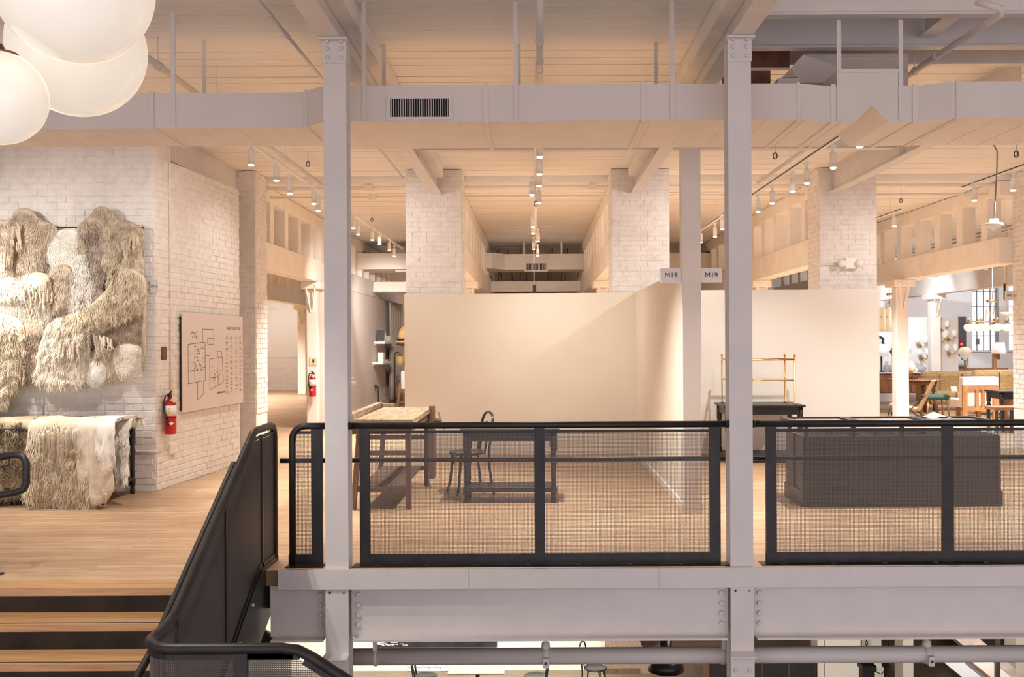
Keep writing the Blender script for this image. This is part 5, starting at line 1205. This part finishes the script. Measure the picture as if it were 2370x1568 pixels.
# walnut table
t = T('round_table', 'round walnut dining table in the gallery', 'table', P(2118, 885, 22.3)); Yt = 21.9; cxx = PX(2118, Yt, 885); t.location = (cxx, Yt, 0)
MB().lathe([(.0005, .74), (.60, .74), (.63, .755), (.63, .77), (.61, .775), (.0005, .775)], (cxx, Yt, 0), 40).build('table_top', 'walnut', t); MB().lathe([(.46, .66), (.46, .74), (.0005, .742)], (cxx, Yt, 0), 32).build('apron', 'walnut', t)
for a in (.75, 2.35, 3.9, 5.5): MB().tube([(cxx+.40*cos(a), Yt+.40*sin(a), .74), (cxx+.50*cos(a), Yt+.50*sin(a), 0)], [.06, .035], 10).build('leg', 'walnut', t)
def cane_chair(lab, px0, Y, rz, grp):
    t = T('cane_chair', lab, 'chair', (PX(px0, Y, 920), Y, 0), rz, grp)
    m = MB(); m.add([(-.27, -.30, .36), (.27, -.30, .36), (.27, .24, .26), (-.27, .24, .26), (-.27, -.30, .32), (.27, -.30, .32), (.27, .24, .22), (-.27, .24, .22)], [(0,1,2,3),(7,6,5,4),(0,4,5,1),(1,5,6,2),(2,6,7,3),(3,7,4,0)]); m.build('seat', 'rattan', t, local=True)
    m = MB(); m.add([(-.27, .22, .24), (.27, .22, .24), (.27, .50, .84), (-.27, .50, .84), (-.27, .26, .22), (.27, .26, .22), (.27, .54, .83), (-.27, .54, .83)], [(0,1,2,3),(7,6,5,4),(0,4,5,1),(1,5,6,2),(2,6,7,3),(3,7,4,0)]); m.build('backrest', 'rattan', t, local=True)
    for s in (-1, 1): MB().tube([(s*.26, -.26, .32), (s*.28, -.36, 0)], .012, 8).build('leg', 'black_steel', t, local=True); MB().tube([(s*.27, .40, .55), (s*.29, .10, .24), (s*.29, .42, 0)], .012, 8).build('leg', 'black_steel', t, local=True)
cane_chair('woven cane lounge chair behind the display counter', 2098, 19.9, R(-118), 'cane chairs')
t = T('footstool', 'low stool with a green velvet seat on splayed legs', 'stool', (PX(2164, 20.95, 925), 20.95, 0)); cxx = t.location.x
MB().box(cxx-.25, cxx+.25, 20.75, 21.15, .37, .48).build('seat', 'green_velvet', t, bevel=.045)
for sx in (-1, 1):
    for sy in (-1, 1): MB().tube([(cxx+sx*.2, 20.95+sy*.13, .38), (cxx+sx*.24, 20.95+sy*.17, 0)], [.022, .014], 8).build('leg', 'orange_wood', t)
t = T('armchair', 'white armchair seen from behind with an orange wooden back frame', 'armchair', (PX(2268, 19.6, 900), 19.6, 0)); x0, x1 = PX(2229, 19.5, 900), PX(2310, 19.5, 900)
MB().box(x0+.02, x1+.04, 19.56, 19.75, .30, .905).build('backrest', 'white_fabric', t, bevel=.02); MB().box(x0+.05, x1, 19.7, 20.3, .28, .45).build('seat', 'white_fabric', t, bevel=.03)
for a, c, z0, z1 in ((x0, x0+.09, 0, .74), (x1-.09, x1, 0, .74), (x0+.09, x1-.09, .65, .74), (x0+.09, x1-.09, .22, .30), ((x0+x1)/2-.09, (x0+x1)/2-.035, .30, .65), ((x0+x1)/2+.035, (x0+x1)/2+.09, .30, .65)): MB().box(a, c, 19.50, 19.56, z0, z1).build('back_frame', 'orange_wood', t)
for x in (x0+.24, x1-.04): MB().box(x-.035, x+.035, 20.25, 20.32, 0, .55).build('leg', 'orange_wood', t)
t = console('side_table', 'small black table at the right edge of the gallery', 8.50, 9.6, 17.8, 18.4, .71, 0, .03, .12, .04)
t = T('low_bench', 'low wooden bench in front of the small black table', 'bench', (8.7, 17.3, 0)); x0 = PX(2302, 17.2, 950); MB().box(x0, x0+1.0, 17.2, 17.6, .40, .46).build('seat', 'walnut', t, bevel=.01)
for x in (x0+.05, x0+.32, x0+.95):
    for yy in (17.24, 17.56): MB().box(x-.02, x+.02, yy-.02, yy+.02, 0, .40).build('leg', 'ink', t)
t = T('coffee_table', 'round walnut coffee table before the right sofa', 'table', (PX(2345, 20.2, 910), 20.4, 0)); MB().lathe([(.0005, .53), (.42, .53), (.44, .55), (.44, .585), (.0005, .59)], t.location, 30).build('table_top', 'walnut', t); MB().lathe([(.22, 0), (.10, .1), (.08, .5), (.2, .53)], t.location, 16).build('pedestal', 'walnut', t)
# sideboards
t = T('sideboard', 'long walnut sideboard along the gallery partition', 'sideboard', (9.4, 24.9, 0)); a, c = PX(2020, 24.7, 880), PX(2152, 24.7, 880); MB().box(a, c, 24.7, 25.3, .30, .80).build('body', 'walnut', t, bevel=.01); MB().box(a-.03, c+.03, 24.67, 25.33, .80, .83).build('table_top', 'sign_white', t)
for k in range(3): q = a+(c-a)*k/3; MB().box(q+.02, q+(c-a)/3-.02, 24.68, 24.70, .33, .77).build('door', 'walnut', t)
for x in (a+.1, c-.1): MB().box(x-.03, x+.03, 24.75, 24.81, 0, .30).build('leg', 'walnut', t)
t = T('sideboard', 'white sideboard below the factory windows', 'sideboard', (12.9, 28, 0)); a, c = PX(2168, 28, 860), PX(2330, 28, 860); MB().box(a, c, 28, 28.6, .0, .78).build('body', 'sign_white', t); MB().box(a-.03, c+.03, 27.97, 28.63, .78, .82).build('table_top', 'walnut', t)
for k in range(4): q = a+(c-a)*k/4; MB().box(q+.02, q+(c-a)/4-.02, 27.98, 28.0, .14, .74).build('door', 'sign_white', t)
def vase(lab, px0, py0, Y, h, r, mat='glass'):
    p = P(px0, py0, Y); t = T('glass_vase', lab, 'vase', p, 0, 'glassware in the gallery'); MB().lathe([(r*.6, 0), (r, h*.25), (r*.95, h*.55), (r*.35, h*.75), (r*.45, h), (r*.40, h), (r*.3, h*.75), (r*.85, h*.5), (r*.85, h*.25), (.0005, h*.06)], p, 18).build('vessel', mat, t)
zsd = .83
def on(z, px0, Y): return (PX(px0, Y, 860), Y, z)
def vase2(lab, px0, Y, z, h, r, mat='glass'):
    t = T('glass_vase', lab, 'vase', on(z, px0, Y), 0, 'glassware in the gallery'); MB().lathe([(r*.6, 0), (r, h*.25), (r*.95, h*.55), (r*.35, h*.75), (r*.45, h), (r*.40, h), (r*.3, h*.75), (r*.85, h*.5), (r*.85, h*.25), (.0005, h*.06)], t.location, 18).build('vessel', 'clear_glass', t)
vase2('round glass decanter at the left end of the walnut sideboard', 2052, 24.86, zsd, .28, .08); vase2('squat glass bowl vase on the walnut sideboard', 2063, 24.95, zsd, .18, .09); vase2('wide glass jar on the right part of the walnut sideboard', 2128, 24.95, zsd, .22, .17); vase2('large clear glass vessel on the white sideboard', 2217, 28.3, .82, .34, .26)
for i, (q, lab) in enumerate(((2104, 'taller fluted lamp with a cream shade on the round table'), (2116, 'shorter fluted lamp with a cream shade on the round table'))):
    t = T('table_lamp', lab, 'table lamp', (PX(q, 21.8, 870), 21.7+.15*i, .775), 0, 'fluted lamps on the round table'); h = .42-.12*i
    MB().lathe([(.10, h*.45), (.085, h*.8), (.03, h), (.0005, h)], t.location, 14).build('shade', 'flute_shade', t); MB().tube([t.location, Vector(t.location)+Vector((0,0,h*.5))], .012, 8).build('stem', 'brass', t)
    for k in range(4): MB().sphere(Vector(t.location)+Vector((.09*cos(k*1.6), .09*sin(k*1.6), .02)), .02, 8).build('foot_bead', 'ink', t)
t = T('candlestick', 'black candlestick with a diamond knob on the walnut sideboard', 'candlestick', on(zsd, 2065.5, 25.1)); MB().lathe([(.09, 0), (.09, .08), (.015, .09), (.015, .42), (.075, .52), (.015, .62), (.006, .65), (.004, .95)], t.location, 4).build('stick', 'ink', t); MB().lathe([(.1, 0), (.1, .015)], t.location, 12).build('base', 'ink', t)
for lab, px0, Y, z, hp, hs, r, mt in (('white shaded table lamp at the left end of the walnut sideboard', 2040, 25.0, zsd, .40, .32, .17, 'shade_white'), ('slim table lamp with a small white shade behind the timber post', 2100, 25.1, zsd, .50, .20, .10, 'shade_white')):
    t = T('table_lamp', lab, 'table lamp', on(z, px0, Y)); MB().lathe([(.07, 0), (.07, .02), (.02, .04), (.025, hp)], t.location, 12).build('base', 'ink', t); MB().lathe([(r, hp), (r*.8, hp+hs)], t.location, 20).build('shade', mt, t)
t = T('floor_lamp', 'floor lamp with a wide beige tapered shade before the black door', 'floor lamp', (PX(2233, 27.2, 830), 27.2, 0)); MB().lathe([(.02, 1.05), (.03, 1.09), (.17, 1.28), (.18, 1.34), (.12, 1.42), (.03, 1.45), (.0005, 1.45)], t.location, 10).build('shade', 'shade_cream', t); MB().lathe([(.14, 0), (.14, .03), (.025, .05), (.025, 1.1)], t.location, 12).build('stem', 'walnut', t)
t = T('floor_lamp', 'wooden post lamp with a white drum shade behind the right sofa', 'floor lamp', (PX(2302, 24.5, 830), 24.5, 0)); q = t.location; MB().box(q.x-.045, q.x+.045, 24.46, 24.54, 0, 1.32).build('post', 'walnut', t); MB().lathe([(.17, 1.30), (.14, 1.58)], (q.x+.10, 24.5, 0), 24).build('shade', 'shade_white', t); MB().bar((q.x, 24.5, 1.22), (q.x+.12, 24.5, 1.22), .03, .04).build('arm', 'walnut', t); MB().tube([(q.x+.1, 24.5, 1.15), (q.x+.1, 24.5, 1.34)], .03, 10).build('holder', 'walnut', t)
# globe chandelier
Yc = 20.0; t = T('globe_chandelier', 'brass chandelier with a ring of white globes in the gallery', 'chandelier', P(2286, 740, Yc)); zc = PZ(745, Yc, 2286); ring = []
cxx = PX(2286, Yc, 745); zcan = PZ(699, Yc, 2290)
MB().lathe([(.12, 0), (.12, .035), (.0005, .036)], (cxx+.1, Yc, zcan), 24).build('canopy', 'brass', t); MB().tube([(cxx+.1, Yc, zcan+.03), (cxx+.1, Yc, 4.14)], .006, 6).build('stem', 'timber_paint', t)
for dx in (-.10, -.02, .05, .11): MB().tube([(cxx+.1+dx, Yc, zcan), (cxx+.05+dx*1.0, Yc, zc)], .004, 6).build('rod', 'brass', t)
MB().tube([(cxx-.40, Yc, zc), (cxx+.42, Yc, zc)], .008, 8).build('bar', 'brass', t); MB().tube([(cxx, Yc-.2, zc), (cxx, Yc+.2, zc)], .008, 8).build('bar', 'brass', t)
MB().tube([(cxx+.41*cos(k*pi/16), Yc+.26*sin(k*pi/16), zc) for k in range(32)], .006, 6, True).build('ring', 'brass', t)
for k in range(8):
    a = k*pi/4+.2; x, yy = cxx+.41*cos(a), Yc+.26*sin(a)
    MB().tube([(x, yy, zc+.07), (x, yy, zc-.035)], .022, 10).build('socket', 'brass', t); MB().lathe([(.055, zc-.04), (.055, zc-.028), (.02, zc-.026)], (x, yy, 0), 14).build('collar', 'ink', t); MB().sphere((x, yy, zc-.115), .085, 18).build('globe', 'small_globe', t)
q = P(2331, 727, 20.8); t = T('dish_pendant', 'cream glass dish lamp hanging just left of the right pier', 'pendant lamp', q); MB().lathe([(.0005, -.05), (.07, -.045), (.13, -.01), (.16, .035), (.15, .035), (.12, 0), (.0005, -.03)], q, 24).build('dish', 'flute_shade', t); MB().tube([q, (q.x, q.y, 4.14)], .004, 6).build('wire', 'brass', t)
# glass tube chandelier
Yc = 20.6; t = T('glass_chandelier', 'chandelier of frosted glass tubes beside the display partition', 'chandelier', P(2052, 730, Yc)); zc = PZ(735, Yc, 2050); cxx = PX(2050, Yc, 735)
for k in range(12):
    a = k*pi/6; x, yy = cxx+.20*cos(a), Yc+.20*sin(a); MB().lathe([(.045, -.30), (.05, -.02), (.045, 0), (.05, .16), (.04, .20)], (x, yy, zc), 10).build('glass_tube', 'flute_shade', t)
MB().tube([(cxx+.2*cos(k*pi/12), Yc+.2*sin(k*pi/12), zc) for k in range(24)], .018, 8, True).build('ring', 'brass', t); q = P(2062, 690, Yc); MB().tube([(cxx+.08, Yc, zc), (cxx+.08, Yc, 2.84)], .006, 6).build('rod', 'brass', t); MB().lathe([(.06, 0), (.06, .05)], (cxx+.08, Yc, 2.60), 16).build('canopy', 'brass', t)
for dx, dy in ((.2, 0), (-.2, 0), (0, .2), (0, -.2)): MB().tube([(cxx+dx, Yc+dy, zc), (cxx+.08, Yc, zc+.35)], .004, 6).build('stay', 'brass', t)
# wavy mirror
t = T('wavy_mirror', 'black framed wavy mirror on the gallery partition', 'mirror', P(2036, 796, 25.95)); pth = [P(x, y_, 25.95) for x, y_ in ((2026, 784), (2036, 780), (2044, 784), (2043, 793), (2048, 803), (2046, 811), (2037, 813), (2027, 808), (2022, 796))]
MB().tube(pth, .035, 8, True).build('frame', 'ink', t); m = MB(); m.prism([(q.x, q.z) for q in pth], 25.955, 25.975); m.build('glass', 'sign_white', t)
for i, (x, y_, lab) in enumerate(((2180, 760, 'topmost crystal sconce on the gallery partition'), (2175, 786, 'pale crystal sconce right of the gallery post'), (2197, 782, 'small crystal sconce near the partition edge'), (2131, 797, 'gilded sconce left of the gallery post'), (2136, 825, 'lowest gilded sconce left of the gallery post'), (2199, 815, 'lowest crystal sconce near the partition edge'))):
    p = P(x, y_, 25.9); t = T('wall_sconce', lab, 'wall lamp', p, 0, 'sconces on the gallery partition')
    MB().sphere(p + Vector((0, .05, -.05)), .045, 10, (1, .6, 1.2)).build('backplate', 'brass', t)
    for s in (-1, 1):
        MB().tube([p + Vector((0, .03, -.05)), p + Vector((s*.07, -.05, -.08)), p + Vector((s*.11, -.06, .03))], .011, 6).build('arm', 'walnut' if i in (0, 4) else 'brass', t)
        MB().lathe([(.03, .03), (.06, .10), (.05, .19), (.02, .21)], p + Vector((s*.11, -.06, 0)), 10).build('shade', 'shade_white', t)
s = T('bay_sign', 'small white M21 sign hanging beside the right pier', 'sign', P(2336, 684, 15.0), 0, 'bay number signs'); a, c = P(2327, 695, 15.0), P(2348, 674, 15.0); MB().box(a.x, c.x, 15.0, 15.02, a.z, c.z).build('plate', 'sign_white', s); text_part('lettering', 'M21', .05, 'ink', s, ((a.x+c.x)/2-s.location.x, -.002, (a.z+c.z)/2-s.location.z)); MB().box(c.x-.01, 7.40, 15.0, 15.02, a.z+.05, c.z-.05).build('arm', 'sign_white', s)
t = T('hanging_strip', 'short black tube hanging left of the M21 sign', 'tube', P(2325, 660, 16)); MB().tube([P(2325, 657, 16), P(2325, 692, 16), P(2327, 695, 16)], .018, 8).build('tube', 'ink', t); q = P(2325, 657, 16); MB().tube([q, (q.x, 16, 4.14)], .004, 6).build('rod', 'timber_paint', t)
t = T('smoke_lamp', 'white disc shaped detector hanging from a long cable at the right', 'detector', P(2301, 515, 12)); p = P(2301, 517, 12); MB().lathe([(.0005, -.10), (.03, -.09), (.035, -.065), (.09, -.055), (.105, -.02), (.10, 0), (.05, .01), (.05, .05), (.0005, .052)], p, 24).build('body', 'white_label', t)
MB().tube([p + Vector((0,0,.05)), P(2303, 470, 12), P(2307, 400, 12), P(2308, 350, 12), P(2300, 335, 12), (P(2290, 331, 12).x, 12, ZC)], .008, 6).build('cable', 'ink_grey', t)
for nm, px0, py0, Y, lab in (('alarm_box', 2225, 797, 30.85, 'small red alarm box beside the black door'), ('alarm_box', 2236, 835, 30.94, 'red extinguisher box below the beige floor lamp')): p = P(px0, py0, Y); t = T(nm, lab, 'alarm', p); MB().box(p.x-.05, p.x+.05, Y, Y+.05, p.z-.12, p.z+.12).build('box', 'red_paint', t); MB().box(p.x-.03, p.x+.03, Y-.004, Y, p.z-.04, p.z+.04).build('plate', 'white_label', t)
t = T('price_card', 'small white card on the boucle sofa seat', 'card', (PX(2214, 22.6, 895), 22.75, .44)); MB().obox(Vector(t.location)+Vector((0, 0, .06)), (.14, .01, .12), Matrix.Rotation(-.3, 3, 'X')).build('card', 'white_label', t)
p = P(2265, 791, 30.9); t = T('wall_plate', 'grey switch plate between the black door and the window', 'plate', p); MB().box(p.x-.05, p.x+.05, 30.96, 31.0, p.z-.09, p.z+.09).build('body', 'ink_grey', t)
for i, (px0, py0) in enumerate(((713, 380), (861, 509), (1240, 472), (1794, 361), (2085, 465), (2352, 357))):
    Y = (13, 18, 12.6, 10.6, 16, 10.2)[i]; p = P(px0, py0, Y); t = T('sprinkler_hook', '%s black hook ring from the left under the ceiling' % ORD[i], 'hook', p, 0, 'black hook rings')
    MB().tube([p + Vector((.022*cos(k*pi/6), 0, .035*sin(k*pi/6))) for k in range(12)], .006, 6, True).build('ring', 'ink', t); MB().tube([p + Vector((0,0,-.02)), p + Vector((0,0,.03)), (p.x, p.y, ZC - (.1 if Y > 15 else 0))], .003, 6).build('rod', 'ink_grey', t)

# ------------------------------------------------------------------ lower storey seen under the edge beam
ZL = -4.6
S(MB().box(-8, PX(1450, 18.5, 1520), 18.5, 18.7, ZL, -.3).build('wall_lower', 'cream_wall'), 'cream wall of the lower storey')
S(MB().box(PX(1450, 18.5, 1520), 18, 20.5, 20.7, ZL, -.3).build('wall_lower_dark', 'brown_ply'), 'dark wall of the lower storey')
wlb = SE('wall_lower_brick', (PX(942, 18.45, 1550), 18.48, ZL), 0, 'patch of painted brick on the lower wall'); MB().box(0, .85, 0, .03, 0, .42).build('mortar', 'brick_paint', wlb, local=True); brick_face(wlb, 0, .85, 0, .42, -.02, None, 60, seed=77)
t = T('wall_photo', 'wide black and white photograph on the lower wall', 'picture', P(1007, 1485, 18.45)); a, c = P(865, 1500, 18.45), P(1150, 1452, 18.45); MB().box(a.x, c.x, 18.45, 18.49, a.z, c.z).build('print', 'photo_dark', t)
rr = random.Random(4); m = MB()
for k in range(40): x = rr.uniform(a.x+.05, a.x+.62); z = rr.uniform(a.z+.02, a.z+.22); m.box(x, x+rr.uniform(.02, .14), 18.446, 18.45, z, z+rr.uniform(.006, .02))
m.build('print_lines', 'photo_white', t)
t = T('lower_table', 'square pale topped table on the lower floor', 'table', P(1105, 1550, 16.6)); a, c = PX(1036, 16.2, 1560), PX(1168, 16.2, 1560); zt = ZL+.75; t.location = ((a+c)/2, 16.6, ZL)
MB().box(a, c, 16.15, 17.15, zt-.03, zt).build('table_top', 'table_marble', t, bevel=.04); MB().tube([((a+c)/2, 16.6, ZL+.03), ((a+c)/2, 16.6, zt-.03)], .035, 12).build('pedestal', 'black_chair', t); MB().lathe([(.26, 0), (.24, .03), (.04, .05)], ((a+c)/2, 16.6, ZL), 20).build('base', 'black_chair', t)
for (q, Y, rz, lab) in ((985, 16.9, R(90), 'black bentwood chair left of the pale table below'), (1240, 16.9, R(-90), 'black bentwood chair right of the pale table below'), (1378, 17.3, R(70), 'black bentwood chair farther right on the lower floor')):
    c_ = copy_tree(ch, (PX(q, Y, 1560), Y, ZL), rz, lab); c_['group'] = 'bentwood chairs on the lower floor'
def pendant(px0, Y, zb, lab, r=.24, h=.42, pw=250):
    x = PX(px0, Y, 1520); t = T('dome_pendant', lab, 'pendant lamp', (x, Y, zb), 0, 'black dome pendants below')
    MB().lathe([(r, 0), (r*.98, h*.18), (r*.8, h*.36), (r*.42, h*.5), (r*.34, h*.55), (r*.34, h), (r*.3, h), (r*.3, h*.55), (r*.74, h*.34), (r*.93, h*.18), (r*.96, 0)], (x, Y, zb), 28).build('dome', 'black_chair', t); MB().tube([(x, Y, zb+h), (x, Y, -.3)], .02, 8).build('stem', 'black_chair', t)
    MB().sphere((x, Y, zb+.1), .05, 12).build('bulb', 'lens_glow', t); spot(t, (x, Y, zb+.03), (x, Y, ZL), pw, WARM, 150, .5)
pendant(1541, 13.0, PZ(1552, 13.0, 1541), 'black dome pendant lamp below the middle railing'); pendant(600, 13.0, -2.4, 'added unseen dome pendant lighting the left of the lower storey', pw=600); pendant(2150, 15.5, -2.2, 'added unseen dome pendant lighting the right of the lower storey', pw=700)  # last two pendants are unseen, added to light the lower storey
for i, xx in enumerate((-4.5, -2.0, .3)):
    head(xx, 15.6, -.45, '%s added cylinder spotlight from the left washing the lower wall' % ORD[i], 'added spotlights under the upper floor', (xx, 18.5, -4.2), 850, WARM, 110)  # unseen heads added under the slab to wash the cream wall
for i, xx in enumerate((3.0, 6.0)):
    head(xx, 12.5, -.45, '%s added cylinder spotlight from the left over the lower stair' % ORD[i], 'added spotlights over the lower stair', (xx+.5, 15.5, -3.9), 500, WARM, 120)  # hidden heads added to brighten the lower storey at the right
t = T('hoist_motor', 'black chain hoist motor hanging under the edge beam', 'hoist', P(2006, 1545, 12)); p = P(2006, 1545, 12)
MB().box(p.x-.07, p.x+.07, 11.9, 12.1, p.z-.35, p.z).build('housing', 'ink', t, bevel=.015); MB().box(p.x-.085, p.x+.085, 11.88, 12.12, p.z-.02, p.z+.05).build('cap', 'ink', t, bevel=.01)
for k in range(9): z = p.z+.07+k*.045; MB().tube([(p.x+(.012*cos(a) if k % 2 else 0), 12+(0 if k % 2 else .012*cos(a)), z+.026*sin(a)) for a in [j*pi/5 for j in range(10)]], .005, 5, True).build('chain_link', 'ink', t)
MB().tube([(p.x, 12, p.z+.45), (p.x, 12, -.3)], .006, 6).build('chain_run', 'ink', t); MB().tube([(p.x+.07, 12, p.z-.04), (p.x+.18, 12, p.z-.09), (p.x+.27, 12, p.z+.02), (p.x+.27, 12, p.z+.3)], .007, 6).build('cable', 'ink', t)
for q0, q1, Y, lab in ((1995, 2040, 18, 'broad cream column of the lower storey'), (2090, 2114, 17, 'narrow cream column of the lower storey'), (2352, 2420, 16, 'cream column of the lower storey at the right edge')):
    a, c = PX(q0, Y, 1530), PX(q1, Y, 1530); t = T('lower_column', lab, 'column', ((a+c)/2, Y, ZL)); MB().box(a, c, Y, Y+.4, ZL, -.3).build('shaft', 'cream_wall', t); MB().box(a-.03, c+.03, Y-.03, Y+.43, ZL, ZL+.2).build('base', 'cream_wall', t)
t = T('dark_counter', 'dark panelled cabinets on the lower floor', 'cabinet', P(1800, 1550, 17)); a, c = PX(1640, 17, 1550), PX(1888, 17, 1550); MB().box(a, c, 17, 17.6, ZL, PZ(1537, 17, 1760)+.1).build('body', 'brown_ply', t)
for k in range(4): q = a+(c-a)*k/4; MB().box(q+.01, q+(c-a)/4-.01, 16.98, 17.0, ZL+.05, PZ(1537, 17, 1760)+.07).build('door', 'black_wood', t)
t = T('lower_cupboard', 'tan cupboard beside the dark cabinets below', 'cabinet', P(1940, 1550, 17.2)); a, c = PX(1892, 17.2, 1550), PX(1992, 17.2, 1550); MB().box(a, c, 17.2, 17.6, ZL, -2.6).build('body', 'cream_wall', t); MB().box(a+.12, a+.13, 17.19, 17.2, ZL, -2.6).build('seam', 'ink_grey', t)
t = T('wood_panel', 'warm brown wood panel on the lower floor right of the bentwood chairs', 'panel', P(1460, 1520, 18.3)); a, c = P(1402, 1600, 18.3), P(1480, 1452, 18.3); MB().prism([(a.x, ZL), (c.x+.25, ZL), (c.x-.1, c.z), (a.x, c.z)], 18.3, 18.45).build('panel', 'bench_wood', t); MB().box(a.x, c.x, 18.28, 18.3, ZL, ZL+.1).build('skirting', 'bench_leg', t)
es = T('lower_stair', 'speckled stair with cream sides rising at the lower right', 'staircase', P(2230, 1540, 13.5))
def para(q, Y, d, nm, mt): w3 = [P(x, y_, Y) for x, y_ in q]; MB().prism([(v.x, v.z) for v in w3], Y, Y+d).build(nm, mt, es)
para([(2206, 1475), (2262, 1475), (2668, 1815), (2606, 1815)], 13.6, .9, 'flight', 'stair_speckle'); para([(2180, 1530), (2236, 1530), (2583, 1815), (2527, 1815)], 13.3, .2, 'side_panel', 'sign_white'); para([(2247, 1535), (2300, 1535), (2640, 1815), (2590, 1815)], 13.52, .05, 'side_glass', 'cream_wall'); para([(2236, 1530), (2246, 1530), (2593, 1815), (2583, 1815)], 13.28, .25, 'handrail', 'brown_ply')
MB().box(PX(2303, 13.45, 1520), PX(2311, 13.45, 1520), 13.4, 13.45, ZL, -.3).build('newel', 'ink', es)

for m_ in bpy.data.materials: m_.cycles.emission_sampling = 'NONE'      # glowing glass is seen, the lamps inside do the lighting
